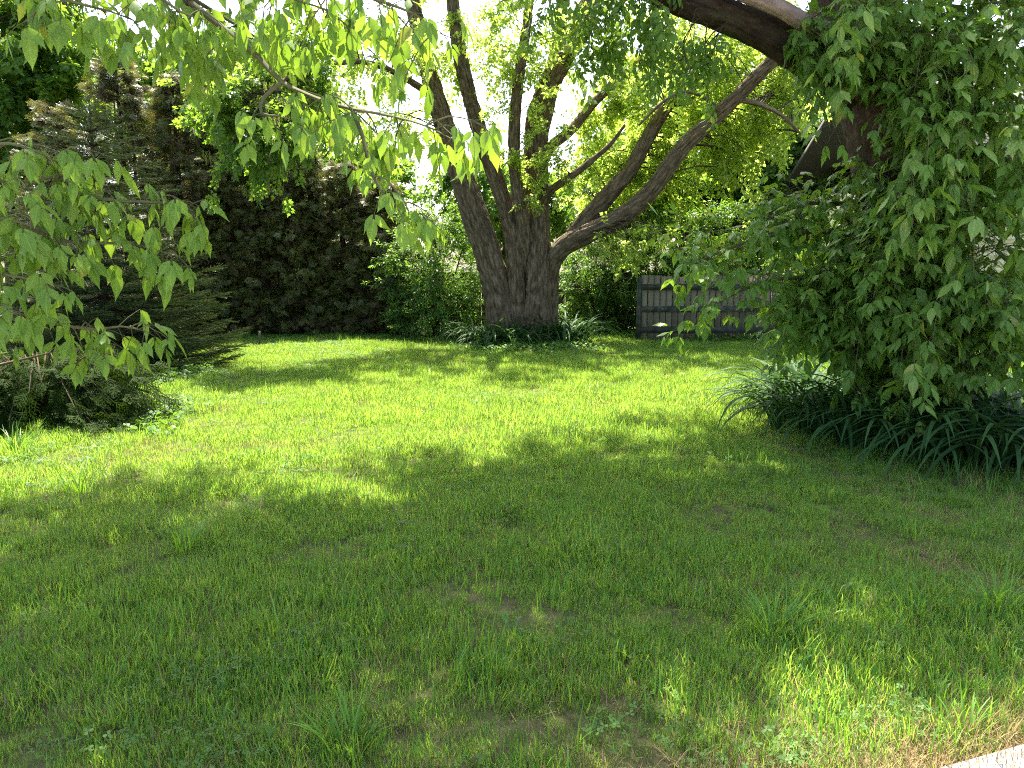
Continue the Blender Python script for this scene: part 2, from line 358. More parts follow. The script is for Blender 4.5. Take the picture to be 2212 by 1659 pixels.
def put(mb, tpl, pos, d, nn, L, v=0.5, wid=1.0):
    """add a template leaf at pos, along d, facing nn"""
    d = nrm(d); nn = np.asarray(nn, float); nn = nn - d * np.dot(nn, d)
    if np.linalg.norm(nn) < 1e-3: nn = np.cross(d, [0.3, 0.9, 0.2])
    nn = nrm(nn); s = np.cross(nn, d)
    V = tpl[0]
    X = np.asarray(pos) + L * (V[:, :1] * d + V[:, 1:2] * s * wid + V[:, 2:3] * nn)
    mb.add(X, tris=tpl[1], quads=tpl[2], v=v, uv=tpl[3])

# ------------------------------------------------------------------ scattered growth ("stuff"): points carrying rot / scl / idx
protos = {}
def proto_set(name, meshes):
    c = bpy.data.collections.new(name)
    for i, me in enumerate(meshes): c.objects.link(bpy.data.objects.new('%s_%02d' % (name, i), me))
    ng = bpy.data.node_groups.new('scatter_' + name, 'GeometryNodeTree')
    ng.is_modifier = True
    ng.interface.new_socket('Geometry', in_out='INPUT', socket_type='NodeSocketGeometry')
    ng.interface.new_socket('Geometry', in_out='OUTPUT', socket_type='NodeSocketGeometry')
    gi = ng.nodes.new('NodeGroupInput'); go = ng.nodes.new('NodeGroupOutput')
    ip = ng.nodes.new('GeometryNodeInstanceOnPoints'); ci = ng.nodes.new('GeometryNodeCollectionInfo')
    ci.inputs['Collection'].default_value = c; ci.inputs['Separate Children'].default_value = True; ci.inputs['Reset Children'].default_value = True
    ip.inputs['Pick Instance'].default_value = True
    def na(t, nme):
        n = ng.nodes.new('GeometryNodeInputNamedAttribute'); n.data_type = t; n.inputs['Name'].default_value = nme
        return [o for o in n.outputs if o.enabled and o.name == 'Attribute'][0]
    L = ng.links
    L.new(gi.outputs[0], ip.inputs['Points']); L.new(ci.outputs[0], ip.inputs['Instance'])
    L.new(na('INT', 'idx'), ip.inputs['Instance Index']); L.new(na('FLOAT_VECTOR', 'rot'), ip.inputs['Rotation']); L.new(na('FLOAT', 'scl'), ip.inputs['Scale'])
    L.new(ip.outputs[0], go.inputs[0])
    protos[name] = (ng, len(meshes))
def scatter(name, kind, pos, rot, scl, parent=None, idx=None, label=None):
    ng, k = protos[kind]
    pos = np.asarray(pos, np.float32).reshape(-1, 3); n = len(pos)
    me = bpy.data.meshes.new(name); me.vertices.add(n); me.vertices.foreach_set('co', pos.ravel())
    a = me.attributes.new('rot', 'FLOAT_VECTOR', 'POINT'); a.data.foreach_set('vector', np.asarray(rot, np.float32).ravel())
    a = me.attributes.new('scl', 'FLOAT', 'POINT'); a.data.foreach_set('value', np.asarray(scl, np.float32).ravel())
    a = me.attributes.new('idx', 'INT', 'POINT'); a.data.foreach_set('value', (rng.integers(0, k, n) if idx is None else np.asarray(idx)).astype(np.int32))
    o = obj(name, me, parent, 'stuff', label)
    md = o.modifiers.new('scatter', 'NODES'); md.node_group = ng
    return o
def dir_rot(d, roll):
    """euler that turns +X onto d after a roll about it"""
    d = nrm(np.asarray(d, float).reshape(-1, 3))
    return np.stack([roll, -np.arcsin(np.clip(d[:, 2], -1, 1)), np.arctan2(d[:, 1], d[:, 0])], -1)

def make_protos():
    # broad-leaved sprays: a twig along +X carrying leaves
    def spray(tpls, mat, n, length, leaf, droop, petiole=0.03, up=0.5, extra=None):
        mb = MB()
        bend = rnd(-0.15, 0.1)
        C = [np.array([0, 0, 0]), np.array([length * 0.5, rnd(-.03, .03), bend * length * 0.3]), np.array([length, rnd(-.05, .05), bend * length])]
        tube(mb, C, [0.003, 0.002, 0.0012], 3, step=None, v=0.0, cap=False)
        for i in range(n):
            t = (i + rnd(0.2, 0.8)) / n; t = 0.12 + 0.88 * t
            p = np.array([t * length, 0, bend * length * t * t])
            a = (i * 2.4) + rnd(-0.4, 0.4); o = np.array([rnd(0.2, 0.7), math.cos(a), math.sin(a) * 0.7 + 0.1])
            o = nrm(o); b = p + o * petiole * rnd(0.6, 1.3)
            d = nrm(o + np.array([0.3, 0, -droop * rnd(0.5, 1.4)]))
            nn = np.array([rnd(-.5, .5), rnd(-.5, .5), up + rnd(-.2, .4)])
            put(mb, tpls[rng.integers(len(tpls))], b, d, nn, leaf * rnd(0.65, 1.2), v=rnd(0, 1), wid=rnd(0.85, 1.1))
            mb.add([p, b, b + [0, 0, 0.002]], tris=[[0, 1, 2]], v=0.4)
        return mb.mesh('spray', mat)
    proto_set('maple_spray', [spray(MAPLE, 'maple_leaf', 13, 0.3, 0.085, 0.5, 0.045) for _ in range(6)])
    proto_set('tree_spray', [spray(MAPLE, 'tree_leaf', 14, 0.4, 0.12, 0.4, 0.05) for _ in range(5)])
    proto_set('shrub_spray', [spray(SIMPLE, 'shrub_leaf', 16, 0.26, 0.062, 0.3, 0.012) for _ in range(5)])
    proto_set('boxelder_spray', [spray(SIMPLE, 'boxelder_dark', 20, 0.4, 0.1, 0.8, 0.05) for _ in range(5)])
    # cedar: flat fan of scale-leaved fronds in the XY plane
    def cedar(mat):
        mb = MB(); L = 0.2
        def strip(p, d, l, w_):
            d = nrm(d); s = np.cross([0, 0, 1], d); s = nrm(s)
            e = p + d * l + np.array([0, 0, -0.18 * l])
            m_ = p + d * l * 0.55
            mb.add([p - s * w_ * 0.4, p + s * w_ * 0.4, m_ + s * w_ * 0.5, m_ - s * w_ * 0.5, e], tris=[[3, 2, 4]], quads=[[0, 1, 2, 3]], v=rnd(0, 1))
        strip(np.zeros(3), np.array([1.0, 0, 0]), L, 0.006)
        for i in range(11):
            t = 0.12 + 0.08 * i; sd = 1 if i % 2 else -1
            p = np.array([t * L, 0, -0.18 * L * max(0, t - .5) * 2]); l = L * (0.62 - 0.42 * t) * rnd(0.8, 1.2)
            d = np.array([0.75, sd * rnd(0.7, 1.0), rnd(-0.35, 0.1)]); strip(p, d, l, 0.007); dn = nrm(d)
            for k in range(4):
                q = p + dn * l * (0.3 + 0.18 * k); s2 = 1 if k % 2 else -1
                strip(q, dn + np.array([0.3, s2 * 0.8, rnd(-.4, .1)]), l * rnd(0.28, 0.45), 0.007)
        return mb.mesh('cedar_fan', mat, smooth=False)
    proto_set('cedar_fan', [cedar('cedar') for _ in range(5)])
    proto_set('cedar_green_fan', [cedar('cedar_green') for _ in range(4)])
    proto_set('cedar_dry_fan', [cedar('cedar_dry') for _ in range(3)])
    # spruce: branchlet with needles
    def spruce():
        mb = MB()
        def shoot(p, d, l, nn):
            d = nrm(d); s = nrm(np.cross(d, [0, 0, 1])); u = np.cross(s, d)
            tube(mb, [p, p + d * l * 0.5, p + d * l], [0.003, 0.0025, 0.0015], 3, step=None, v=0.0, cap=False)
            for i in range(nn):
                t = (i + rnd(0, 1)) / nn; a = rnd(-0.3, math.pi + 0.3)
                o = s * math.cos(a) + u * math.sin(a); b = p + d * l * t; e = b + (o * 0.75 + d * 0.65) * rnd(0.017, 0.024)
                k = nrm(np.cross(o, d)) * 0.0022
                mb.add([b - k, b + k, e], tris=[[0, 1, 2]], v=0.35 + 0.65 * t * rnd(0.6, 1))
        L = 0.26
        shoot(np.zeros(3), np.array([1, 0, 0.02]), L, 46)
        for i in range(5):
            sd = 1 if i % 2 else -1; x = 0.04 + 0.036 * i
            shoot(np.array([x, 0, 0]), np.array([0.8, sd * 0.75, rnd(-.1, .15)]), 0.15 - 0.017 * i + rnd(-.02, .02), 26)
        return mb.mesh('spruce_branchlet', 'spruce', smooth=False)
    proto_set('spruce_branchlet', [spruce() for _ in range(4)])
    # turf
    def blade(mb, p, az, lean, h, w_, v, segs=3, curl=0.5):
        d = np.array([math.cos(az), math.sin(az), 0]); s = np.array([-d[1], d[0], 0]); pts = []
        pos = np.array(p, float); ang = lean
        for i in range(segs + 1):
            t = i / segs; ww = w_ * (1 - t ** 2 * 0.9) * 0.5
            pts.append((pos.copy(), ww))
            pos = pos + (d * math.sin(ang) + np.array([0, 0, 1.0]) * math.cos(ang)) * h / segs; ang += curl / segs
        V = []
        for q, ww in pts[:-1]: V += [q - s * ww, q + s * ww]
        V.append(pts[-1][0]); k = segs
        mb.add(V, quads=[[2 * i, 2 * i + 1, 2 * i + 3, 2 * i + 2] for i in range(k - 1)], tris=[[2 * k - 2, 2 * k - 1, 2 * k]], v=v)
    def turf(n, rad, h0, h1, mat, lean=0.5, w0=0.0024, w1=0.0042):
        mb = MB()
        for i in range(n):
            r = rad * math.sqrt(rnd(0, 1)); a = rnd(0, 6.283)
            blade(mb, (r * math.cos(a), r * math.sin(a), -0.004), rnd(0, 6.283), abs(rng.normal(0, lean)), rnd(h0, h1), rnd(w0, w1), rnd(0, 1), 3, rnd(0, 0.9))
        return mb.mesh('turf', mat)
    proto_set('turf', [turf(70, 0.1, 0.03, 0.08, 'grass', 0.4, 0.003, 0.0055) for _ in range(6)] + [turf(50, 0.1, 0.045, 0.11, 'grass', 0.3, 0.003, 0.0055) for _ in range(3)])
    proto_set('long_grass', [turf(9, 0.09, 0.09, 0.17, 'tallgrass', 0.35, 0.0035, 0.006) for _ in range(6)])
    proto_set('straw', [turf(40, 0.09, 0.03, 0.08, 'straw', 1.1, 0.0015, 0.003) for _ in range(3)])
    def cloverp(n, rad):
        mb = MB()
        for i in range(n):
            r = rad * math.sqrt(rnd(0, 1)); a = rnd(0, 6.283); h = rnd(0.02, 0.055); s = rnd(0.005, 0.0095)
            c = np.array([r * math.cos(a), r * math.sin(a), h]); v = rnd(0, 1); tilt = rng.normal(0, 0.35, 2)
            nn = nrm([tilt[0], tilt[1], 1]); ux = nrm(np.cross(nn, [0.1, 1, 0])); uy = np.cross(nn, ux)
            for k in range(3):
                th = k * 2.094 + r * 90
                pts = [c] + [c + s * (0.95 * (ux * math.cos(th) + uy * math.sin(th)) + 0.55 * (ux * math.cos(th + q) + uy * math.sin(th + q))) for q in (-2.2, -1.0, 0, 1.0, 2.2)]
                mb.add(pts, tris=[[0, j, j + 1] for j in range(1, 5)], v=v)
            mb.add([c, c * [1, 1, 0], c * [1, 1, 0] + [0.0015, 0, 0]], tris=[[0, 1, 2]], v=0.2)
        return mb.mesh('clover', 'clover')
    proto_set('clover', [cloverp(26, 0.09) for _ in range(4)])
    def ivy(n, rad):
        mb = MB()
        for i in range(n):
            r = rad * math.sqrt(rnd(0, 1)); a = rnd(0, 6.283); c = np.array([r * math.cos(a), r * math.sin(a), rnd(0.02, 0.12)])
            put(mb, SIMPLE[1], c, [math.cos(a * 3), math.sin(a * 3), -0.2], [rnd(-.4, .4), rnd(-.4, .4), 1], rnd(0.03, 0.06), rnd(0, 1), 1.7)
        return mb.mesh('ivy', 'clover')
    proto_set('ivy', [ivy(26, 0.16) for _ in range(3)])
    def catkin():
        mb = MB()
        for i in range(7):
            x, y = rnd(-.06, .06), rnd(-.06, .06); l = rnd(0.06, 0.13)
            for k in range(10):
                t = k / 10; a = rnd(0, 6.28)
                put(mb, SIMPLE[2], [x + 0.004 * math.cos(a), y + 0.004 * math.sin(a), -l * t], [math.cos(a), math.sin(a), -1.2], [0, 0, 1], 0.016, rnd(0, 1), 1.4)
        return mb.mesh('catkin', 'catkin')
    proto_set('catkin', [catkin() for _ in range(3)])
    return blade
blade = make_protos()

# ------------------------------------------------------------------ tree growth
def in_ellipsoid(n, c, rad, shell=0.5):
    d = nrm(rng.normal(size=(n, 3))); r = rng.uniform(shell ** 3, 1, n) ** (1 / 3)
    return np.asarray(c) + d * r[:, None] * np.asarray(rad)
class Crown:
    """branches reaching from limbs into leafy lobes; collects spray points along them"""
    def __init__(s, limbs): s.P = np.vstack([l[0] for l in limbs]); s.mb = MB(); s.pos = []; s.dir = []; s.scl = []
    def lobe(s, c, rad, n, per=8, scl=(0.8, 1.3), r0=0.018, shell=0.4, droop=0.3, start=0.3, sagf=0.12, spread=0.9):
        for tgt in in_ellipsoid(n, c, rad, shell):
            dd = np.linalg.norm(s.P - tgt, axis=1) + 0.5 * np.maximum(0, s.P[:, 2] - tgt[2])
            a = s.P[np.argmin(dd + rng.uniform(0, 0.5, len(dd)))]
            L = np.linalg.norm(tgt - a)
            k = 7; t = np.linspace(0, 1, k)[:, None]
            up = np.array([0, 0, 1.0]) * L * sagf
            wig = np.cumsum(rng.normal(0, 0.03 * L, (k, 3)), 0); wig[0] = 0
            C = a + (tgt - a) * t + up * np.sin(math.pi * t) + wig * t
            rr = np.linspace(min(r0, 0.004 + 0.008 * L), 0.003, k)
            tube(s.mb, C, rr, 5, step=None, v=0.4)
            m = max(2, int(per * rnd(0.7, 1.3)))
            tt = start + (1 - start) * rng.uniform(0, 1, m) ** 0.7
            q = np.stack([np.interp(tt, t[:, 0], C[:, i]) for i in range(3)], -1)
            tan = nrm(C[-1] - C[-3])
            d = nrm(tan * 0.8 + rng.normal(0, spread * 0.6, (m, 3)) + np.array([0, 0, -droop]))
            # short side shoots away from the branch
            off = d * rng.uniform(0, 0.35, (m, 1)) * min(1, L)
            for b, e in zip(q, q + off):
                if np.linalg.norm(e - b) > 0.06: tube(s.mb, [b, (b + e) / 2 + [0, 0, 0.01], e], [0.004, 0.003, 0.002], 3, step=None, v=0.4, cap=False)
            s.pos.append(q + off); s.dir.append(d); s.scl.append(rng.uniform(scl[0], scl[1], m))
    def build(s, parent, kind, name='crown', bark='twig', bname='branches'):
        if s.mb.n: obj(bname, s.mb.mesh(bname, bark), parent, 'stuff')
        P = np.vstack(s.pos); D = np.vstack(s.dir)
        return scatter(name, kind, P, dir_rot(D, rng.uniform(-0.7, 0.7, len(P))), np.concatenate(s.scl), parent)

# ================================================================== THE SETTING
# ground: one sheet to the horizon, finely divided near the house
mb = MB()
xs = np.concatenate([[-400, -120, -40], np.linspace(-16, 16, 81), [40, 120, 400]]); ys = np.concatenate([[-300, -60, -15], np.linspace(-4, 24, 71), [40, 120, 600]])
gx, gy = np.meshgrid(xs, ys)
gz = 0.012 * vnoise(gx * 1.1 + 90, gy * 1.1 + 90, 5) + 0.006 * vnoise(gx * 3 + 90, gy * 3 + 90, 6)
nx = len(xs); i = np.arange(len(ys) - 1)[:, None] * nx; j = np.arange(nx - 1)[None]
mb.add(np.stack([gx, gy, gz - 0.012], -1).reshape(-1, 3), quads=np.stack([i + j, i + j + 1, i + j + nx + 1, i + j + nx], -1).reshape(-1, 4))
obj('ground', mb.mesh('ground', 'soil'), kind='structure')

# concrete driveway: its near corner shows at the lower right, the wide unseen rest is added to bounce sunlight onto the leaves
pa, pb = gnd(2010, 1684), gnd(2240, 1618)
pd = nrm((pb - pa) * [1, 1, 0]); pn_ = np.array([pd[1], -pd[0], 0])
mb = MB()
for k in range(-5, 6):
  for m_ in range(4):
    a = pa + pd * (k * 2.4 + 0.008) + pn_ * (m_ * 2.4 + 0.008 * (m_ > 0)); b = pa + pd * (k * 2.4 + 2.392) + pn_ * (m_ * 2.4 + 0.008 * (m_ > 0))
    q = [a, b, b + pn_ * 2.384, a + pn_ * 2.384]
    lo = [p + [0, 0, -0.05] for p in q]; hi = [p + [0, 0, 0.03] for p in q]
    mb.add(lo + hi, quads=[[7, 6, 5, 4], [0, 1, 5, 4], [1, 2, 6, 5], [2, 3, 7, 6], [3, 0, 4, 7]])
obj('path_bounce_paving', mb.mesh('path_bounce_paving', 'concrete', smooth=False), kind='structure')
def on_path(P):
    r = (P - pa); return (r @ pn_ > -0.04) & (r @ pn_ < 9.7)

# ================================================================== WEATHERED FENCE PANEL
FY = 14.6
fl, fr = at(1384, 735, FY), at(1662, 735, FY)
f = thing('fence_panel', 'weathered grey board fence panel with three green painted rails', 'fence', (fl[0], FY, 0), R(0.6))
FWid = fr[0] - fl[0]; FH = at(1500, 597, FY)[2]
nb = 21; bw = FWid / nb
for k in range(nb):
    mb = MB(); h = FH + rnd(-0.015, 0.02)
    box(mb, (-bw * 0.44, -0.01, 0.0), (bw * 0.44, 0.01, h - 0.0 - rnd(0, 0.02)), jit=0.003)
    o = obj('board', mb.mesh('board', 'board', False), f); o.location = (bw * (k + 0.5), 0.03, 0.015 + rnd(-.01, .01)); o.rotation_euler = (0, R(rnd(-0.35, 0.35)), 0)
for zr in (620, 668, 712):
    z = at(1500, zr, FY)[2]; mb = MB(); box(mb, (0, -0.02, -0.052), (FWid + 0.02, 0.018, 0.052), jit=0.003)
    o = obj('rail', mb.mesh('rail', 'rail', False), f); o.location = (-0.01, -0.0, z); o.rotation_euler = (0, R(rnd(-0.3, 0.3)), 0)
for x, hh, mt in ((-0.045, FH + 0.02, 'rail'), (FWid + 0.06, FH + 0.1, 'greywood')):
    mb = MB(); box(mb, (-0.035, -0.035, 0), (0.035, 0.035, hh), jit=0.004)
    o = obj('post', mb.mesh('post', mt, False), f); o.location = (x, 0.02, -0.03)

# dark back fence with lattice top, seen through the shrubs
BY = 17.0
bx0, bx1 = at(700, 700, BY)[0], at(1640, 700, BY)[0]
f = thing('lattice_fence', 'dark board fence with lattice top behind the maple and shrubs', 'fence', (bx0, BY, 0))
bwid = 0.2; nbb = int((bx1 - bx0) / bwid)
for k in range(nbb):
    mb = MB(); box(mb, (-bwid * 0.475, -0.01, 0.06), (bwid * 0.475, 0.01, 0.86), jit=0.004)
    o = obj('board', mb.mesh('board', 'darkboard', False), f); o.location = (bwid * (k + 0.5), 0, rnd(-.015, .015)); o.rotation_euler = (0, R(rnd(-.4, .4)), 0)
for z in (0.24, 0.84, 1.19):
    mb = MB(); box(mb, (0, -0.02, -0.04), (nbb * bwid, 0.02, 0.04)); o = obj('rail', mb.mesh('rail', 'darkboard', False), f); o.location = (0, -0.034, z)
mb = MB(); Lf = nbb * bwid
for k in range(int(Lf / 0.075)):
    for sgn in (-1, 1):
        x0 = k * 0.075; x1 = x0 + sgn * 0.3
        if x1 < 0 or x1 > Lf: continue
        y = 0.003 * sgn + 0.012; s = np.array([0.7, 0, -0.7 * sgn]) * 0.019
        p0 = np.array([x0, y, 0.88]); p1 = np.array([x1, y, 1.16]); t_ = np.array([0, 0.006, 0])
        mb.add([p0 - s, p0 + s, p1 + s, p1 - s, p0 - s + t_, p0 + s + t_, p1 + s + t_, p1 - s + t_], quads=[[0, 1, 2, 3], [7, 6, 5, 4], [0, 3, 7, 4], [1, 5, 6, 2]])
obj('lattice', mb.mesh('lattice', 'darkboard', False), f, 'stuff')
for k in range(0, nbb + 1, 12):
    mb = MB(); box(mb, (-0.045, 0.0, 0), (0.045, 0.09, 1.26)); o = obj('post', mb.mesh('post', 'darkboard', False), f); o.location = (k * bwid, 0.014, -0.03)

# slanting grey pole and teal post at the fence end
def single_tube(name, pts, rad, mat, label, cat, seg=8, **kw):
    base = np.asarray(pts[0]); mb = MB(); tube(mb, [np.asarray(p) - base for p in pts], rad, seg, **kw)
    o = obj(name, mb.mesh(name, mat)); o.location = base.tolist(); return tag(o, label, cat)
p1 = at(1742, 703, 13.6); p0 = at(1683, 634, 13.9)
pg = p1 + (p1 - p0) * (p1[2] / (p0[2] - p1[2]))
single_tube('pole', [pg, p1, p0], [0.035, 0.035, 0.033], 'greywood', 'slanting grey wooden pole leaning beside the end of the fence panel', 'pole', 8, step=0.1)
p = at(1843, 700, 12.0); mb = MB(); box(mb, (-0.04, -0.04, 0), (0.04, 0.04, at(1843, 664, 12.0)[2]), jit=0.003)
o = obj('post', mb.mesh('post', 'teal', False)); o.location = (p[0], 12.0, -0.01); tag(o, 'teal painted wooden post half hidden behind the leafy trunk', 'post')

# ================================================================== CREAM HOUSE behind the leafy trunk
hx, hy = at(2068, 700, 13.2)[0], 13.2
h = thing('house', 'pale cream clapboard house glimpsed through leaves beyond the big leafy tree', 'house', (hx, hy, 0))
HW, HD, HH = 7.0, 8.0, 3.0
mb = MB(); box(mb, (0.03, 0.03, 0), (HW, HD, HH)); obj('wall', mb.mesh('wall', 'siding', False), h)
sid = MB(); s_ = 0.13
sid.add([[0, 0.0, 0], [HW, 0.0, 0], [HW, 0.02, s_ + 0.01], [0, 0.02, s_ + 0.01], [0, 0.028, 0], [HW, 0.028, 0]], quads=[[0, 1, 2, 3], [1, 0, 4, 5]])
sme = sid.mesh('siding_board', 'siding', False)
for k in range(int((HH - 0.2) / s_)):
    o = obj('siding_board', sme, h); o.location = (0, 0, 0.2 + k * s_)
mb = MB(); box(mb, (-0.03, -0.012, 0.1), (0.1, 0.1, HH)); obj('corner_trim', mb.mesh('corner_trim', 'trim', False), h)
mb = MB()
mb.add([[-0.4, -0.5, HH - 0.05], [HW + 0.4, -0.5, HH - 0.05], [HW + 0.4, HD / 2, HH + 2.2], [-0.4, HD / 2, HH + 2.2], [HW + 0.4, HD + 0.5, HH - 0.05], [-0.4, HD + 0.5, HH - 0.05],
        [-0.4, -0.5, HH + 0.07], [HW + 0.4, -0.5, HH + 0.07], [HW + 0.4, HD / 2, HH + 2.32], [-0.4, HD / 2, HH + 2.32], [HW + 0.4, HD + 0.5, HH + 0.07], [-0.4, HD + 0.5, HH + 0.07]],
       quads=[[0, 3, 2, 1], [3, 5, 4, 2], [6, 7, 8, 9], [9, 8, 10, 11], [0, 1, 7, 6], [4, 5, 11, 10]], tris=[[0, 6, 9], [0, 9, 3], [3, 9, 11], [3, 11, 5], [1, 2, 8], [1, 8, 7], [2, 4, 10], [2, 10, 8]])
obj('roof', mb.mesh('roof', 'shingle', False), h)
mb = MB(); box(mb, (0, 0, 0), (1.1, 0.05, 1.3)); wo = obj('window', mb.mesh('window', 'trim', False), h); wo.location = (3.2, -0.045, 1.5)

# ================================================================== SILVER MAPLE
MY = 14.3
mt = thing('silver_maple', 'old multi-stemmed maple with dark furrowed trunk spreading above the lawn', 'tree', gnd(1135, 737) * [1, 1, 0])
mo = np.array(mt.location)
def stem(name, pts, seg, ridge, cells, seed, mat='bark_maple', parent=mt, off=None, step=0.04, lump=0.06, label=None):
    off = mo if off is None else off
    P = [at(x, y, Y) - off for x, y, Y, r in pts]; r = [q[3] for q in pts]
    mb = MB(); C, rr = tube(mb, P, r, seg, ridge, step, seed, cells, lump)
    obj(name, mb.mesh(name, mat), parent, label=label); return C, rr
limbs = []
Y0 = MY
# the fused butt: fluted columns running up into the stems
limbs.append(stem('trunk', [(1094, 752, Y0, .40), (1088, 700, Y0, .31), (1074, 630, Y0, .255), (1054, 550, Y0, .235), (1027, 470, Y0, .225), (1000, 390, Y0 + .1, .2), (966, 290, Y0 + .2, .175), (940, 205, Y0 + .3, .15), (915, 115, Y0 + .4, .14), (890, 0, Y0 + .5, .12), (860, -130, Y0 + .6, .09), (840, -260, Y0 + .6, .05)], 130, .034, 30, 1, lump=.03))
limbs.append(stem('stem', [(1122, 752, Y0 - .15, .26), (1120, 690, Y0 - .12, .17), (1116, 600, Y0 - .08, .15), (1108, 510, Y0 - .05, .15), (1090, 440, Y0, .13), (1054, 340, Y0, .135), (1026, 250, Y0, .125), (1000, 150, Y0, .12), (985, 60, Y0, .11), (975, -30, Y0, .1), (950, -200, Y0, .07), (930, -380, Y0, .03)], 96, .028, 22, 7, lump=.03))
limbs.append(stem('stem', [(1132, 740, Y0 + .1, .2), (1132, 600, Y0 + .05, .15), (1130, 500, Y0 - .12, .12), (1118, 420, Y0 - .2, .1), (1111, 330, Y0 - .2, .1), (1114, 230, Y0 - .2, .095), (1128, 120, Y0 - .2, .08), (1142, 20, Y0 - .2, .07), (1150, -120, Y0 - .2, .05), (1140, -300, Y0 - .2, .03)], 72, .02, 16, 13, lump=.03))
limbs.append(stem('stem', [(1158, 758, Y0 - .3, .34), (1160, 700, Y0 - .22, .24), (1164, 620, Y0 - .15, .215), (1163, 530, Y0, .19), (1160, 440, Y0 + .1, .2), (1158, 340, Y0 + .15, .21), (1162, 260, Y0 + .2, .2), (1185, 185, Y0 + .2, .185), (1225, 110, Y0 + .3, .16), (1262, 30, Y0 + .4, .14), (1300, -70, Y0 + .5, .11), (1340, -240, Y0 + .6, .05)], 120, .036, 28, 19, lump=.03))
limbs.append(stem('stem', [(1162, 300, Y0 + .3, .16), (1185, 200, Y0 + .4, .15), (1205, 100, Y0 + .5, .12), (1215, 0, Y0 + .6, .1), (1220, -150, Y0 + .7, .06), (1235, -300, Y0 + .7, .03)], 40, .018, 10, 25))
limbs.append(stem('stem', [(1184, 752, Y0 + .1, .24), (1184, 690, Y0 + .05, .175), (1186, 620, Y0, .165), (1190, 570, Y0 - .02, .17), (1218, 532, Y0 - .05, .165), (1262, 508, Y0 - .1, .165), (1337, 472, Y0 - .2, .155), (1404, 415, Y0 - .3, .14), (1470, 325, Y0 - .4, .13), (1535, 262, Y0 - .5, .12), (1590, 212, Y0 - .6, .11), (1640, 160, Y0 - .7, .105), (1690, 110, Y0 - .8, .09), (1760, 20, Y0 - .9, .06), (1830, -100, Y0 - 1, .03)], 110, .026, 26, 31, lump=.03))
limbs.append(stem('limb', [(1240, 510, Y0 + .1, .17), (1272, 470, Y0 + .1, .16), (1320, 415, Y0 + .1, .145), (1362, 365, Y0 + .15, .13), (1392, 310, Y0 + .2, .12), (1430, 245, Y0 + .3, .11), (1475, 180, Y0 + .4, .095), (1515, 110, Y0 + .5, .08), (1550, 20, Y0 + .6, .06), (1580, -100, Y0 + .7, .03)], 80, .02, 20, 37, lump=.03))
limbs.append(stem('limb', [(1170, 355, Y0 + .1, .1), (1190, 318, Y0 + .1, .09), (1237, 277, Y0 + .2, .085), (1287, 217, Y0 + .3, .08), (1363, 150, Y0 + .5, .07), (1420, 85, Y0 + .6, .055), (1470, 25, Y0 + .7, .045), (1530, -60, Y0 + .8, .03)], 32, .01, 10, 43))
limbs.append(stem('limb', [(1172, 440, Y0 - .1, .08), (1192, 410, Y0 - .2, .07), (1240, 376, Y0 - .3, .06), (1280, 345, Y0 - .4, .05), (1318, 312, Y0 - .5, .035), (1350, 270, Y0 - .5, .02)], 24, .008, 8, 49))
limbs.append(stem('limb', [(946, 215, Y0 + .2, .07), (903, 186, Y0, .06), (850, 155, Y0 - .5, .05), (790, 135, Y0 - 1, .045), (737, 135, Y0 - 1.5, .04), (660, 150, Y0 - 2.2, .03), (590, 190, Y0 - 2.8, .022), (540, 250, Y0 - 3.2, .014)], 20, .006, 8, 55))
limbs.append(stem('limb', [(1560, 240, Y0 - .6, .04), (1500, 200, Y0 - .9, .035), (1440, 215, Y0 - 1.1, .028), (1380, 270, Y0 - 1.3, .016)], 16, .004, 6, 57))
limbs.append(stem('limb', [(1590, 215, Y0 - .6, .045), (1640, 225, Y0 - .8, .04), (1690, 250, Y0 - 1, .03), (1730, 290, Y0 - 1.1, .018)], 16, .004, 6, 58))
cr = Crown(limbs)
def W2(x, y, Y): return at(x, y, Y) - mo
cr.lobe(W2(1500, 250, MY + 1.0), (2.1, 1.2, 1.6), 74, 10, (0.8, 1.25))
cr.lobe(W2(1380, 80, MY + .2), (1.8, 1.5, 1.0), 34, 9, (0.8, 1.2))
cr.lobe(W2(1650, 180, MY + .6), (1.4, 1.1, 1.2), 58, 10, (0.8, 1.2))
cr.lobe(W2(1340, 340, MY + .9), (1.2, 0.8, 0.9), 42, 9, (0.7, 1.1), droop=0.5)
cr.lobe(W2(1160, 330, MY - .35), (0.5, 0.3, 1.3), 26, 5, (0.6, 0.95), r0=0.008, start=0.5)
cr.lobe(W2(1130, 70, MY - .3), (1.0, 0.8, 0.9), 26, 7, (0.7, 1.1))
cr.lobe(W2(1060, 230, MY + .1), (0.5, 0.7, 0.9), 12, 5, (0.6, 1.0))
cr.lobe(W2(800, 110, MY - .6), (1.0, 0.8, 0.7), 18, 7, (0.7, 1.1))
cr.lobe(W2(1050, 90, MY), (0.8, 0.7, 0.8), 14, 7, (0.7, 1.1))
cr.lobe(W2(890, 190, MY), (1.2, 0.9, 1.1), 26, 7, (0.7, 1.1))
cr.lobe(W2(1400, 550, MY - 1.2), (0.5, 0.4, 0.4), 12, 7, (0.6, 0.95), droop=0.5)
cr.lobe(np.array([2.2, 0.6, 8.0]), (3.0, 2.4, 1.6), 20, 8, (0.9, 1.4))
cr.lobe(np.array([-1.5, 1.2, 7.6]), (2.2, 1.6, 1.4), 12, 8, (0.9, 1.4))
cr.lobe(np.array([-3.7, -0.7, 7.3]), (1.7, 1.3, 0.9), 16, 7, (0.9, 1.4))
cr.lobe(np.array([-1.0, -0.4, 7.6]), (1.4, 1.2, 0.9), 13, 7, (0.9, 1.4))
cr.build(mt, 'maple_spray')
cr = Crown(limbs[9:10])
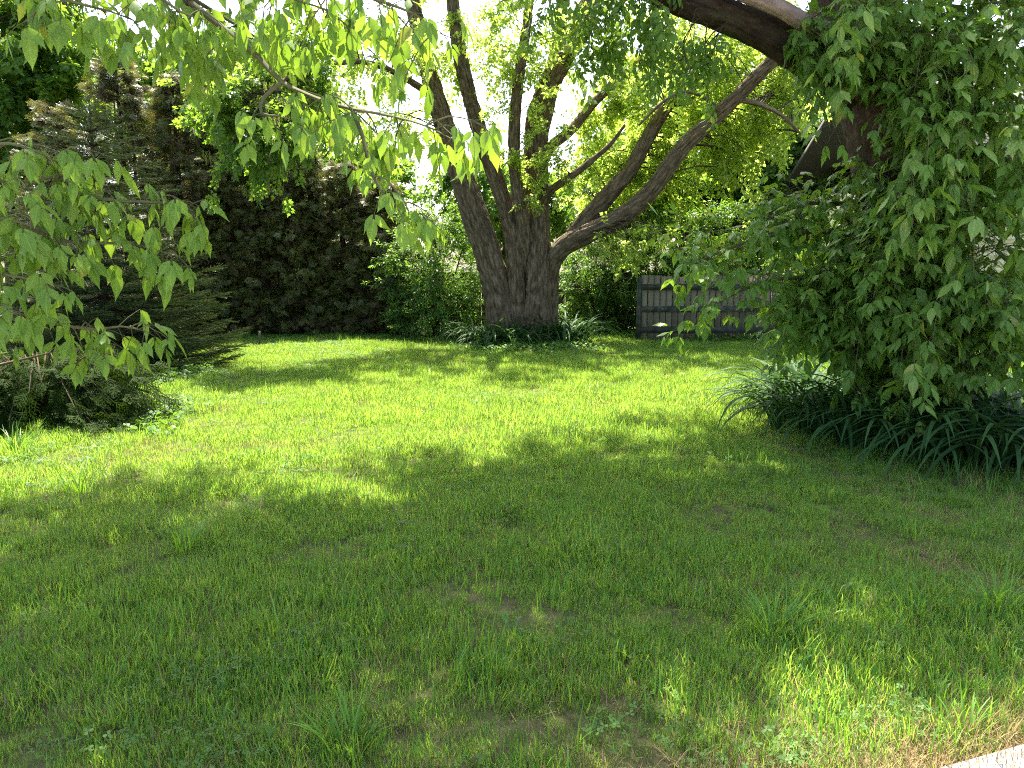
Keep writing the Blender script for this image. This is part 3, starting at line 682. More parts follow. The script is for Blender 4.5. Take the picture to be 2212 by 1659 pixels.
cr.lobe(W2(545, 300, MY - 3.1), (0.75, 0.7, 0.85), 40, 9, (0.45, 0.7), droop=0.6)
cr.lobe(W2(640, 220, MY - 2.4), (0.6, 0.6, 0.5), 20, 8, (0.45, 0.7), droop=0.6)
cr.lobe(W2(480, 190, MY - 3.0), (0.7, 0.6, 0.5), 22, 8, (0.45, 0.7), droop=0.5)
cr.lobe(W2(620, 110, MY - 2.3), (0.9, 0.6, 0.4), 18, 8, (0.45, 0.7), droop=0.5)
cr.build(mt, 'tree_spray', 'low_bough', bname='bough_twigs')
n = 60; P = in_ellipsoid(n, W2(560, 300, MY - 3.1), (0.75, 0.7, 0.8), 0.2)
scatter('seed_clusters', 'catkin', P, np.zeros((n, 3)) + rng.uniform(0, 6, (n, 1)) * [0, 0, 1], rng.uniform(0.7, 1.2, n), mt)

# ================================================================== BIG LEAFY TREE on the right (box elder, hung with shoots)
BX = thing('leafy_tree', 'big tree whose leaning trunk is hung with leafy shoots above the daylilies', 'tree', at(1962, 800, 7.4) * [1, 1, 0])
bo = np.array(BX.location)
TY = 7.4
bl = []
def bstem(*a, **k): C = stem(*a, parent=BX, off=bo, **k); bl.append(C); return C
bstem('trunk', [(1962, 905, TY, .72), (1964, 860, TY, .58), (1966, 800, TY, .5), (1968, 700, TY, .46), (1966, 600, TY, .43), (1956, 480, TY, .4), (1940, 360, TY, .38), (1910, 240, TY, .36), (1874, 130, TY, .33), (1848, 30, TY, .3), (1828, -100, TY, .27), (1810, -300, TY, .22), (1800, -500, TY, .15), (1790, -700, TY, .06)], 96, .035, 22, 3, mat='bark_boxelder', step=0.03)
bstem('limb', [(1880, 230, TY, .2), (1810, 165, TY - .05, .17), (1740, 122, TY - .1, .155), (1650, 68, TY - .2, .145), (1560, 30, TY - .25, .135), (1470, -2, TY - .3, .125), (1380, -40, TY - .3, .11), (1250, -110, TY - .4, .09), (1100, -210, TY - .5, .06), (980, -320, TY - .5, .03)], 64, .02, 14, 9, mat='bark_dark', step=0.03, label='dark mossy limb reaching over the lawn')
bstem('limb', [(1850, 95, TY - .2, .1), (1790, 72, TY - .3, .085), (1738, 48, TY - .38, .075), (1690, 20, TY - .45, .07), (1645, 0, TY - .5, .066), (1600, -16, TY - .5, .062), (1550, -44, TY - .5, .055)], 40, .004, 10, 15, mat='bark_pale', step=0.03, label='pale bare limb stub')
bstem('limb', [(1850, 20, TY, .15), (1950, -120, TY - .4, .12), (2080, -260, TY - .8, .09), (2200, -420, TY - 1, .05)], 32, .012, 10, 17, mat='bark_boxelder')
bstem('limb', [(1830, -80, TY, .16), (1700, -250, TY - .5, .12), (1500, -420, TY - .8, .08), (1350, -560, TY - 1, .04)], 32, .012, 10, 21, mat='bark_boxelder')
bstem('limb', [(1820, -150, TY, .14), (1840, -330, TY + 1, .1), (1800, -500, TY + 2, .05)], 24, .012, 10, 23, mat='bark_boxelder')
for k, (x0, y0, x1, y1, r) in enumerate([(1918, 845, 1905, 720, .035), (1958, 850, 1950, 700, .04), (1972, 850, 1974, 690, .025), (1930, 850, 1895, 690, .02)]):
    bstem('sucker', [(x0, y0, TY - .75, r), ((x0 + x1) / 2 + 8, (y0 + y1) / 2, TY - .78, r * .9), (x1, y1, TY - .65, r * .7), (x1 - 20, y1 - 150, TY - .5, r * .4)], 14, .003, 6, 40 + k, mat='bark_boxelder', lump=.1)

# --- compound leaves: leaflets as separate leaves, the 300 that show largest as objects
class Leaves:
    def __init__(s): s.items = []; s.tws = {None: MB()}; s.cur = None
    @property
    def tw(s): return s.tws[s.cur]
    def begin(s, b): s.cur = b; s.tws.setdefault(b, MB())
    def leaflet(s, p, d, n, L): s.items.append((np.asarray(p, float), nrm(d), np.asarray(n, float), L, int(rng.integers(len(LEAFLETS))), s.cur))
    def compound(s, p, out, L, hang=0.6, n=3, pet=0.9, up=0.6):
        """petiole, then a terminal leaflet and opposite side leaflets, hanging by `hang`"""
        out = nrm(out); down = np.array([0, 0, -1.0])
        d1 = nrm(out + down * hang * 0.4); e = p + d1 * L * pet * rnd(0.7, 1.2)
        d2 = nrm(out * (1 - hang * 0.75) + down * hang + rng.normal(0, 0.12, 3))
        side = nrm(np.cross(d2, [0, 0, 1.0]) + rng.normal(0, 0.15, 3)) if abs(d2[2]) < 0.95 else nrm(np.cross(d2, out) + rng.normal(0, .2, 3))
        nn = np.cross(side, d2); nn = nn if np.dot(nn, out * 0.6 + np.array([0, 0, up])) > 0 else -nn
        nn = nrm(nn + rng.normal(0, 0.2, 3))
        tube(s.tw, [p, (p + e) / 2 + [0, 0, 0.004], e], [0.0016, 0.0014, 0.0012], 3, step=None, v=0.5, cap=False)
        tip = e
        pairs = (n - 1) // 2
        for k in range(pairs):
            tip = e + d2 * L * 0.32 * (k + 0.15)
            for sg in (-1, 1):
                dd = nrm(d2 * 0.75 + side * sg * rnd(0.5, 0.95) + down * hang * 0.35 + rng.normal(0, 0.08, 3))
                s.leaflet(tip + side * sg * 0.004, dd, nn + side * sg * rnd(0.1, 0.5), L * rnd(0.62, 0.95))
        tip2 = tip + d2 * L * 0.16
        tube(s.tw, [e, (e + tip2) / 2, tip2], [0.0012, 0.001, 0.0009], 3, step=None, v=0.5, cap=False)
        s.leaflet(tip2, d2 + rng.normal(0, 0.08, 3), nn, L * rnd(0.9, 1.15))
    def shoot(s, C, L, every=0.11, hang=0.6, r0=0.006, n=3, first=0.1, spread=1.0, tipn=2):
        """opposite compound leaves along a shoot"""
        C, rr = spline(C, np.linspace(r0, 0.0018, len(C)), 0.05)
        tube(s.tw, C, rr, 5, step=None, v=0.5)
        ln = np.concatenate([[0], np.cumsum(np.linalg.norm(np.diff(C, axis=0), axis=1))]); T = nrm(np.gradient(C, axis=0))
        t = first * ln[-1] + rnd(0, every); k = 0
        while t < ln[-1]:
            p = np.array([np.interp(t, ln, C[:, i]) for i in range(3)]); tan = np.array([np.interp(t, ln, T[:, i]) for i in range(3)])
            a = nrm(np.cross(tan, [0, 0, 1.0]) + 1e-3); b = np.cross(a, tan); ph = k * 1.57 + rnd(-.5, .5)
            sd = a * math.cos(ph) + b * math.sin(ph)
            for sg in (-1, 1):
                s.compound(p, sd * sg * spread + tan * 0.5, L * rnd(0.75, 1.15), hang * rnd(0.7, 1.25), n)
            t += every * rnd(0.75, 1.3); k += 1
        for _ in range(tipn): s.compound(C[-1], T[-1] + rng.normal(0, 0.45, 3), L * rnd(0.6, 0.95), hang, n)
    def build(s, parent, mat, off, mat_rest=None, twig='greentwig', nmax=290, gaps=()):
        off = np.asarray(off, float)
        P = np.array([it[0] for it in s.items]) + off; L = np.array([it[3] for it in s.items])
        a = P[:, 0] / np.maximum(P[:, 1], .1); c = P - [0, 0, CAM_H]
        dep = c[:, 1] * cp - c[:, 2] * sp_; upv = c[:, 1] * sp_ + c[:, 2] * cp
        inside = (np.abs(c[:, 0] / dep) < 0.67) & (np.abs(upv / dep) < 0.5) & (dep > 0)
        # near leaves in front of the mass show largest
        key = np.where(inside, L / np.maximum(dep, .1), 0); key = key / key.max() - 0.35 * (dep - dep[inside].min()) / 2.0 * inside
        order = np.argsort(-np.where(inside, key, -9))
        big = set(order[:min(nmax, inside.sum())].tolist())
        # two natural gaps in the mass, through which the house shows
        wx = 1106 + FW * c[:, 0] / dep; wy = 829.5 - FW * upv / dep
        gap = np.zeros(len(P), bool)
        for gx_, gy_, gr_ in gaps: gap |= ((wx - gx_) ** 2 + (wy - gy_) ** 2 < gr_ ** 2) & (rng.uniform(0, 1, len(P)) < .85)
        mes = []
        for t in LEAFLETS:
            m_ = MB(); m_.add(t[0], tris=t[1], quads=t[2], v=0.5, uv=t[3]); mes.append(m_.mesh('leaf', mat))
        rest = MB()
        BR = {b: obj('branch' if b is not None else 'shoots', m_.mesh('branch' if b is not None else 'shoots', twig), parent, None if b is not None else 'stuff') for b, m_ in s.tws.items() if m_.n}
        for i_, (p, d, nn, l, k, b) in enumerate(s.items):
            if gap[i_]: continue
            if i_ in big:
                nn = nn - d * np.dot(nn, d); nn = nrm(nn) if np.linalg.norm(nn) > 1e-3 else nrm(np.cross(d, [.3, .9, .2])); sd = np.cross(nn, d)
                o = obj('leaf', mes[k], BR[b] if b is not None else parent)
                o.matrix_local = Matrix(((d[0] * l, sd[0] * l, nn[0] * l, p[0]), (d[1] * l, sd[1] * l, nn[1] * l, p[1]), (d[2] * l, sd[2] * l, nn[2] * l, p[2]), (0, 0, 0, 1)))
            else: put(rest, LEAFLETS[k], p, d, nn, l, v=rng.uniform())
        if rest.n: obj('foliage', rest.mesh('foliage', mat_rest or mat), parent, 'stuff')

lv = Leaves()
trunkP = np.vstack([b[0] for b in bl[:2]])
def shoots_to(c, rad, n, L, hang=0.5, shell=0.3, every=0.12, nl=3, near=0.9):
    for tgt in in_ellipsoid(n, c, rad, shell):
        dd = np.linalg.norm((trunkP - tgt) * [1, 1, 1.3], axis=1) + 0.4 * np.maximum(0, trunkP[:, 2] - tgt[2])
        a = trunkP[np.argmin(dd + rng.uniform(0, .6, len(dd)))]
        v = tgt - a; ll = np.linalg.norm(v)
        if ll > near: a = a + v * (1 - near / ll) * rnd(0.6, 1.0)    # the bare part of a long branch is drawn below
        v = tgt - a
        mid = a + v * 0.5 + np.array([rng.normal(0, .06), rng.normal(0, .06), 0.16 * np.linalg.norm(v)])
        lv.shoot([a, mid, tgt], L, every, hang, 0.006, nl)
def B2(x, y, Y): return at(x, y, Y) - bo
shoots_to(B2(2000, 400, 6.2), (0.8, 0.6, 0.95), 40, 0.135)
shoots_to(B2(2130, 220, 6.1), (0.7, 0.7, 1.15), 40, 0.135)
shoots_to(B2(2010, 590, 6.2), (0.9, 0.6, 0.75), 42, 0.135)
shoots_to(B2(2150, 560, 6.1), (0.55, 0.7, 0.85), 28, 0.135)
shoots_to(B2(2165, 720, 5.5), (0.4, 0.4, 0.45), 20, 0.125)
shoots_to(B2(1810, 150, 6.6), (0.34, 0.3, 0.4), 20, 0.12, 0.6)
shoots_to(B2(1960, 90, 6.3), (0.35, 0.4, 0.5), 14, 0.13)
shoots_to(B2(1850, 480, 7.0), (0.45, 0.6, 0.6), 30, 0.125, 0.6)
shoots_to(B2(1850, 640, 6.7), (0.5, 0.5, 0.6), 30, 0.13)
shoots_to(B2(2200, 60, 6.1), (0.45, 0.6, 0.6), 26, 0.135)
shoots_to(B2(1980, 745, 6.4), (0.65, 0.3, 0.25), 24, 0.12)
shoots_to(B2(1900, 780, 6.45), (0.4, 0.3, 0.3), 24, 0.12)
shoots_to(B2(2080, 790, 6.2), (0.4, 0.3, 0.25), 22, 0.12)
shoots_to(B2(1790, 690, 6.8), (0.38, 0.4, 0.38), 24, 0.125)
# long shoots arching out of the mass
for k in range(58):
    x0, y0 = rnd(1880, 2190), rnd(60, 760)
    a = B2(x0, y0, rnd(6.1, 6.7)); v = np.array([rnd(-.55, .4), rnd(-.75, -.3), rnd(-.1, .25)])
    e = a + v; e[2] -= rnd(.15, .5)
    lv.shoot([a, a + v * .55 + [0, 0, .12], a + v * .85, e], rnd(.12, .17), .14, rnd(.45, .8), .005, 3 if rnd(0, 1) < .7 else 5, first=.25)
# low branch sweeping left in front of the fence
for k, pts in enumerate([[(1900, 520, 7.2), (1790, 500, 7.0), (1690, 505, 6.9), (1580, 535, 6.8), (1490, 575, 6.7)],
                         [(1900, 640, 7.2), (1810, 610, 7.0), (1720, 600, 6.9), (1630, 615, 6.8), (1550, 655, 6.8)],
                         [(1900, 430, 7.3), (1810, 440, 7.3), (1720, 440, 7.3), (1640, 465, 7.3)],
                         [(1900, 700, 7.2), (1830, 660, 7.0), (1760, 660, 6.9), (1700, 690, 6.9)]]):
    C = np.array([B2(*p) for p in pts])
    Cs, rs = spline(C, np.linspace(0.03, 0.008, len(C)), 0.06)
    lv.begin(k); tube(lv.tw, Cs, rs, 8, step=None, v=0.4)
    m = len(Cs)
    nsh = (30, 20, 30, 34)[k]
    for i_ in range(nsh):
        a = Cs[int(m * (0.22 + 0.76 * (i_ + rnd(0, .9)) / nsh))]
        tgt = a + np.array([rnd(-.45, .12), rnd(-.5, .3), rnd(-.4, .3)])
        lv.shoot([a, (a + tgt) / 2 + [0, 0, .05], tgt], 0.125, 0.13, 0.5, 0.004)
lv.build(BX, 'boxelder_tip', bo, 'boxelder_dark', gaps=((2135, 530, 52), (2085, 762, 26), (1850, 300, 34)))  # nearest leaves take the lit copy, all others the shaded one
# the crown overhead, which throws the broad shade over the near lawn
cr = Crown(bl[:6])
cr.lobe(np.array([-3.0, 0.9, 6.7]), (2.3, 2.0, 0.9), 92, 10, (1.0, 1.5), r0=0.03)
cr.lobe(np.array([-0.8, 0.6, 6.9]), (2.2, 2.2, 1.1), 76, 10, (1.0, 1.5), r0=0.03)
cr.lobe(np.array([-4.6, -0.8, 6.3]), (1.7, 1.6, 0.8), 54, 10, (1.0, 1.5), r0=0.03)
cr.lobe(np.array([1.6, 0.3, 6.6]), (1.7, 1.7, 1.0), 42, 9, (1.0, 1.5), r0=0.03)
cr.lobe(np.array([-2.3, -0.6, 6.4]), (0.9, 0.6, 0.5), 16, 9, (1.0, 1.5), r0=0.03)
cr.lobe(B2(1330, 30, 6.9), (0.55, 0.4, 0.3), 14, 6, (0.6, 0.9), droop=0.6)
cr.lobe(B2(1450, 130, 6.9), (0.45, 0.4, 0.25), 9, 5, (0.5, 0.8), droop=0.7)
cr.build(BX, 'boxelder_spray')

# ================================================================== NEAR TREE: trunk outside the picture, branches hanging in from the left and above
NT = thing('overhanging_tree', 'tree whose near branches of drooping three-part leaves hang in front of the spruce', 'tree', (-4.5, 4.0, 0))
no = np.array(NT.location)
nl_ = []
def ntube(name, pts, rad, seg=24, ridge=.012, mat='bark_boxelder', seed=0):
    mb = MB(); C = tube(mb, [np.asarray(p) - no for p in pts], rad, seg, ridge, 0.05, seed, 10, .05); obj(name, mb.mesh(name, mat), NT); nl_.append(C); return C
ntube('trunk', [(-4.5, 4.0, -.05), (-4.5, 4.05, 1.0), (-4.4, 4.2, 2.4), (-4.2, 4.5, 4.0), (-4.0, 4.8, 5.6), (-3.9, 5.0, 7.4)], [.36, .26, .23, .2, .13, .05], 48, .02)
ntube('limb', [(-4.25, 4.4, 3.6), (-3.4, 4.0, 4.1), (-2.4, 3.5, 3.9), (-1.7, 3.1, 3.3), at(410, 5, 2.8)], [.1, .07, .045, .028, .016], 20, .005)
ntube('limb', [(-4.42, 4.15, 2.0), (-3.9, 3.6, 2.4), (-2.8, 2.8, 2.4), at(-160, 360, 2.5)], [.08, .05, .035, .02], 20, .005)
ntube('limb', [(-4.47, 4.1, 1.5), (-3.6, 3.4, 1.7), (-2.8, 2.8, 1.5), at(-120, 700, 2.6)], [.06, .04, .028, .014], 16, .004)
ntube('limb', [(-4.1, 4.6, 4.6), (-3.2, 5.8, 5.4), (-2.4, 7.0, 5.9), (-1.8, 8.2, 6.3)], [.12, .09, .06, .02], 20, .006)
ntube('limb', [(-4.0, 4.8, 5.0), (-5.0, 6.0, 5.6), (-5.6, 7.4, 6.0)], [.1, .07, .02], 20, .006)
lv = Leaves()
def A2(x, y, Y): return at(x, y, Y) - no
def br(pts, L=0.085, every=0.075, hang=0.95, r0=0.008, side=0, slen=0.2, bare=0.0):
    """branch through picture points with short side shoots"""
    C = np.array([A2(*p) for p in pts])
    lv.begin(len(lv.tws))
    lv.shoot(C, L * 1.02, every * .75, hang, r0, 3, first=bare, spread=0.8)
    Cs, _ = spline(C, np.zeros(len(C)), 0.04)
    side = int(side * 1.5)
    for k in range(side):
        a = Cs[int(len(Cs) * (bare + (0.98 - bare) * (k + rnd(0, .9)) / side))]
        e = a + np.array([rnd(-1, 1), rnd(-.7, .7), rnd(-.75, .25)]) * slen
        lv.shoot([a, (a + e) / 2 + [0, 0, .02], e], L * 1.02, every * .9, hang, 0.003, 3, first=0.3, spread=0.8)
# main branch across to the middle
br([(410, 5, 2.8), (500, 75, 2.8), (560, 125, 2.75), (610, 178, 2.7), (690, 215, 2.65), (760, 235, 2.6), (850, 252, 2.55), (920, 272, 2.5), (975, 300, 2.5)], every=0.12, side=9, r0=.012, bare=.42, slen=.16)
br([(760, 235, 2.6), (785, 300, 2.55), (805, 380, 2.5), (850, 445, 2.5), (895, 475, 2.5)], every=0.09, side=3, slen=.1, bare=.15, L=.075)
br([(610, 178, 2.7), (570, 210, 2.7), (565, 245, 2.65), (600, 250, 2.6), (640, 262, 2.6)], every=0.07, L=.075, bare=.5)
# fringe along the top
br([(690, -60, 2.6), (760, -20, 2.5), (830, 5, 2.45), (895, 30, 2.45), (945, 65, 2.45)], every=0.08, side=5, slen=.15)
br([(480, -50, 2.8), (560, -25, 2.7), (640, 0, 2.6), (720, 25, 2.6)], every=0.1, side=4, slen=.14)
br([(60, -40, 2.7), (120, -8, 2.6), (180, 10, 2.6), (240, 25, 2.6), (290, 45, 2.6)], every=0.1, side=4, slen=.13)
br([(280, -50, 2.7), (340, -10, 2.6), (390, 25, 2.6), (430, 40, 2.6)], every=0.1, side=3, slen=.12)
br([(420, 0, 2.85), (470, 30, 2.85), (520, 60, 2.85), (580, 95, 2.85), (640, 110, 2.85)], every=0.09, side=5, slen=.15)
br([(330, -30, 3.0), (380, 40, 3.0), (420, 85, 3.0), (450, 130, 3.0)], every=0.1, side=4, slen=.14)
# left side tiers
br([(-160, 360, 2.5), (-60, 320, 2.5), (20, 310, 2.5), (70, 325, 2.5), (120, 340, 2.5)], every=0.1, side=4, slen=.13)
br([(-160, 370, 2.5), (-40, 385, 2.5), (40, 395, 2.5), (130, 380, 2.55), (210, 380, 2.6), (280, 400, 2.6)], every=0.12, side=5, slen=.13)
br([(130, 385, 2.55), (220, 430, 2.6), (300, 435, 2.6), (370, 440, 2.6), (415, 455, 2.6)], every=0.1, side=4, slen=.1)
br([(-160, 470, 2.5), (-40, 470, 2.4), (40, 480, 2.4), (100, 500, 2.4)], every=0.09, side=4, slen=.12)
br([(40, 480, 2.4), (130, 520, 2.5), (220, 525, 2.55), (300, 530, 2.6), (385, 555, 2.6)], every=0.1, side=4, slen=.1)
br([(-130, 600, 2.4), (-30, 590, 2.4), (50, 600, 2.4), (110, 615, 2.4)], every=0.1, side=2, slen=.1)
br([(-120, 700, 2.6), (-40, 660, 2.4), (0, 655, 2.35), (25, 675, 2.3)], every=0.1, L=.075)
br([(-120, 700, 2.6), (20, 690, 2.6), (120, 700, 2.6), (200, 712, 2.6), (260, 705, 2.6), (300, 712, 2.6)], every=0.085, side=5, slen=.1, bare=.4, hang=.75)
lv.build(NT, 'boxelder', no, twig='greentwig')
cr = Crown(nl_)
def NC(x, y, z): return np.array([x, y, z]) - no
cr.lobe(NC(-3.0, 7.0, 6.1), (2.0, 1.4, 0.9), 31, 10, (1.0, 1.5))
cr.lobe(NC(-4.8, 6.4, 6.3), (1.7, 1.5, 0.9), 30, 10, (1.0, 1.5))
cr.lobe(NC(-2.2, 5.8, 6.0), (1.6, 1.4, 0.8), 40, 10, (1.0, 1.5))
cr.lobe(NC(-3.2, 4.9, 6.2), (1.7, 1.2, 0.9), 30, 9, (1.0, 1.5))
cr.build(NT, 'boxelder_spray')

# ================================================================== SPRUCE on the left
SYp = 11.0
sx = at(228, 700, SYp)[0]; sp_h = at(228, 225, SYp)[2]
S = thing('spruce_tree', 'young dark spruce with tiered needle branches left of the lawn', 'tree', (sx, SYp, 0))
mb = MB(); tube(mb, [(0, 0, -.05), (0, 0, sp_h * .5), (0.02, 0, sp_h)], [.09, .055, .008], 14, .006, .06, 60, 8, .05); obj('trunk', mb.mesh('trunk', 'twig'), S)
pos = []; dr = []; scl = []; mb = MB()
zz = 0.16
while zz < sp_h - 0.05:
    t = zz / sp_h; rad = 1.85 * (1 - t) ** 0.85 * (0.75 + 0.25 * min(1, zz / .5)); nbr = int(15 - 8 * t)
    a0 = rnd(0, 6.28)
    for k in range(nbr):
        az = a0 + 6.283 * k / nbr + rnd(-.15, .15); L = rad * rnd(0.8, 1.12) + 0.05
        d = np.array([math.cos(az), math.sin(az), 0]); rise = 0.45 * t - 0.05
        tt = np.linspace(0, 1, 6)[:, None]
        C = np.array([0, 0, zz]) + d * L * tt + np.array([0, 0, 1]) * (rise * L * tt - 0.2 * L * np.sin(tt * 2.6) * (1 - t))
        tube(mb, C, np.linspace(.014, .004, 6), 4, step=None, v=.3)
        m = max(3, int(L / 0.075)); s_ = np.linspace(.22, 1, m)
        for q in s_:
            p = np.array([np.interp(q, tt[:, 0], C[:, i_]) for i_ in range(3)])
            for sg in (-1, 1):
                sd = np.array([-d[1], d[0], 0]) * sg
                pos.append(p); dr.append(d * 0.8 + sd * rnd(0.35, 1.0) + [0, 0, rnd(-.1, .25)]); scl.append(rnd(0.75, 1.15) * (0.7 + 0.5 * (1 - t)))
        pos.append(C[-1]); dr.append(d + [0, 0, .15]); scl.append(1.0)
    zz += 0.13 + 0.07 * t
for k in range(16):
    pos.append([0, 0, sp_h - 0.04 * k]); dr.append([rng.normal(0, .5), rng.normal(0, .5), 1]); scl.append(.6)
obj('branches', mb.mesh('branches', 'twig'), S, 'stuff')
scatter('crown', 'spruce_branchlet', pos, dir_rot(dr, rng.uniform(-.3, .3, len(pos))), scl, S)

# ================================================================== CEDARS
def cedar_tree(x, y, hgt, rad, label, cat='tree', dry=0.35, dens=1.0, low=0.0, name='cedar_tree', group=None):
    T = thing(name, label, cat, (x, y, 0), rnd(0, 6.28), group)
    mb = MB(); tube(mb, [(0, 0, -.05), (rnd(-.05, .05), 0, hgt * .5), (0, rnd(-.05, .05), hgt * .97)], [.1, .06, .01], 12, .006, .08, 70, 8, .05)
    for k in range(2):
        a = rnd(0, 6.28); tube(mb, [(0.05 * math.cos(a), .05 * math.sin(a), .1), (.2 * math.cos(a), .2 * math.sin(a), hgt * .45), (.22 * math.cos(a), .22 * math.sin(a), hgt * .85)], [.05, .035, .01], 8, .004, .1, 71 + k, 6)
    obj('trunk', mb.mesh('trunk', 'twig'), T)
    bmb = MB(); G = [[], [], []]; D_ = [[], [], []]
    nb = int(95 * hgt * dens)
    for k in range(nb):
        t = low + (1 - low) * rnd(0, 1) ** 1.15; z = 0.03 + t * hgt * 0.97; a = rnd(0, 6.283)
        rr = rad * (1.06 - t ** 2.0 * 0.86) * rnd(0.6, 1.2) * (0.85 + 0.15 * math.sin(a * 3 + z * 2)); d = np.array([math.cos(a), math.sin(a), 0])
        C = np.array([[0, 0, z - .1 * rr], d * rr * .5 + [0, 0, z + .02], d * rr + [0, 0, z + .12 * rr]])
        tube(bmb, C, [.009, .006, .003], 3, step=None, v=.3, cap=False)
        isdry = rnd(0, 1) < dry
        for q in range(13):
            s_ = rnd(0.35, 1.0); p = C[1] + (C[2] - C[1]) * (s_ * 2 - 1) if s_ > .5 else C[0] + (C[1] - C[0]) * s_ * 2
            dd = d * rnd(.5, 1) + np.array([-d[1], d[0], 0]) * rnd(-.9, .9) + [0, 0, rnd(-.55, .35)]
            w_ = 1 if (isdry or s_ < .55) else 0
            G[w_].append(p + rng.normal(0, .03, 3)); D_[w_].append(dd)
    obj('branches', bmb.mesh('branches', 'twig'), T, 'stuff')
    for w_, kind, nm in ((0, 'cedar_fan', 'foliage'), (1, 'cedar_dry_fan', 'dry_foliage')):
        if G[w_]:
            n_ = len(G[w_]); scatter(nm, kind, G[w_], dir_rot(D_[w_], rng.uniform(-1.6, 1.6, n_)), rng.uniform(.5, .95, n_), T)
    return T
def ztop(x, y, Y): return at(x, y, Y)[2]
cedar_tree(at(150, 700, 14.6)[0], 14.6, ztop(150, 215, 14.6), 1.0, 'pale sunlit cedar with feathery tiers right behind the spruce top', dry=.25)
cedar_tree(at(290, 700, 15.4)[0], 15.4, ztop(290, 95, 15.4), 1.15, 'tallest cedar, brownish and sunlit at its top, behind the spruce leader', dry=.15)
cedar_tree(at(405, 700, 15.6)[0], 15.6, ztop(405, 150, 15.6), 1.05, 'tall brown-tinged cedar right of the tallest one, above the spruce slope', dry=.15)
for k, (x, yt, lab) in enumerate([(495, 185, 'first hedge cedar right of the spruce, dense and dark brown at its base'), (578, 225, 'second hedge cedar from the spruce, behind the lawn stake'), (660, 285, 'third hedge cedar from the spruce, with a ragged brown crown'),
                                  (745, 350, 'fourth hedge cedar from the spruce, thin topped against the sky'), (825, 390, 'last hedge cedar, beside the bright shrub left of the maple')]):
    cedar_tree(at(x, 700, 16.1)[0], 16.1 + rnd(-.15, .15), ztop(x, yt, 16.1), 0.95, lab, dry=.2, dens=1.7, group='cedar hedge along the back of the lawn')

# low cedar shrub at the left edge with a dead branch
c0 = gnd(70, 925)
T = thing('cedar_shrub', 'low drooping cedar shrub at the lawn edge in front of the spruce', 'shrub', c0 * [1, 1, 0])
bmb = MB(); P = []; D_ = []
for k in range(170):
    a = rnd(0, 6.283); L = rnd(.5, 1.15); d = np.array([math.cos(a), math.sin(a) * .7, 0]); z = rnd(.15, .6)
    C = np.array([[0, .2, z * .6], d * L * .55 + [0, .2, z + .08], d * L + [0, .2, z - rnd(.05, .3)]])
    tube(bmb, C, [.01, .007, .003], 4, step=None, v=.3, cap=False)
    for q in range(14):
        s_ = rnd(.3, 1); p = np.array([np.interp(s_, [0, .5, 1], C[:, i_]) for i_ in range(3)])
        P.append(p); D_.append(d * rnd(.3, 1) + np.array([-d[1], d[0], 0]) * rnd(-.8, .8) + [0, 0, rnd(-1.1, .0)])
obj('branches', bmb.mesh('branches', 'twig'), T, 'stuff')
scatter('foliage', 'cedar_green_fan', np.clip(P, [-9, -9, .03], 9), dir_rot(D_, rng.uniform(-1, 1, len(P))), rng.uniform(.6, 1.0, len(P)), T)
db = [at(-60, 800, 6.4), at(0, 788, 6.4), at(55, 775, 6.4), at(110, 762, 6.45)]
mb = MB(); Pd = [np.asarray(p) - c0 * [1, 1, 0] for p in db]
tube(mb, [np.array([0, .2, .1]), np.array([-.1, .05, .3])] + Pd, [.03, .025, .016, .012, .009, .005], 10, .003, .05, 80, 8, .1)
for k in range(4):
    a = Pd[1] + (Pd[3] - Pd[1]) * rnd(.1, 1); e = a + np.array([rnd(.05, .25), rnd(-.15, .15), rnd(-.12, .09)]); tube(mb, [a, (a + e) / 2 + [0, 0, .02], e], [.004, .003, .002], 4, step=None, v=.5)
obj('dead_branch', mb.mesh('dead_branch', 'bark_maple'), T, label='bare grey dead branch')

# ================================================================== SHRUBS AND BACKGROUND TREES
def shrub(x, y, hgt, rad, n, label, name='shrub', kind='shrub_spray', per=9, scl=(.8, 1.3), cat='shrub', zc=0.55, stems=6):
    T = thing(name, label, cat, (x, y, 0)); L = []
    mb = MB()
    for k in range(stems):
        a = 6.283 * k / stems + rnd(-.3, .3); b = rad * rnd(.2, .6)
        C = tube(mb, [(.06 * math.cos(a), .06 * math.sin(a), -.02), (b * .5 * math.cos(a), b * .5 * math.sin(a), hgt * .4), (b * math.cos(a), b * math.sin(a), hgt * .8)], [.025, .018, .008], 6, 0, .12); L.append(C)
    obj('stems', mb.mesh('stems', 'twig'), T)
    c = Crown(L); c.lobe(np.array([0, 0, hgt * zc]), (rad, rad * .9, hgt * (1 - zc) * 1.0), n, per, scl, r0=.01, shell=.35, start=.2)
    c.lobe(np.array([0, -rad * .2, hgt * .28]), (rad * .85, rad * .7, hgt * .24), n // 2, per, scl, r0=.01, shell=.3, start=.2)
    c.build(T, kind, 'foliage'); return T
shrub(at(945, 700, 15.3)[0], 15.3, ztop(940, 440, 15.3), 1.05, 105, 'bright leafy shrub just left of the maple trunk')
shrub(at(1290, 700, 16.2)[0], 16.2, ztop(1290, 500, 16.2), 0.8, 60, 'shaded shrub in front of the lattice fence right of the maple trunk')
shrub(at(1430, 700, 15.9)[0], 16.4, ztop(1430, 480, 16.4), 0.8, 70, 'shrub with sunlit sprays at the left end of the fence panel')
shrub(at(1560, 700, 16.6)[0], 16.8, ztop(1560, 420, 16.8), 1.0, 90, 'tall dark shrub standing behind the middle of the fence panel')
shrub(at(1700, 700, 16.2)[0], 16.0, ztop(1700, 480, 16.2), 1.0, 90, 'leafy shrub behind the slanting pole at the fence end')
shrub(at(1830, 700, 16.6)[0], 17.0, ztop(1830, 430, 16.6), 1.1, 80, 'dense shrub between the fence end and the cream house')
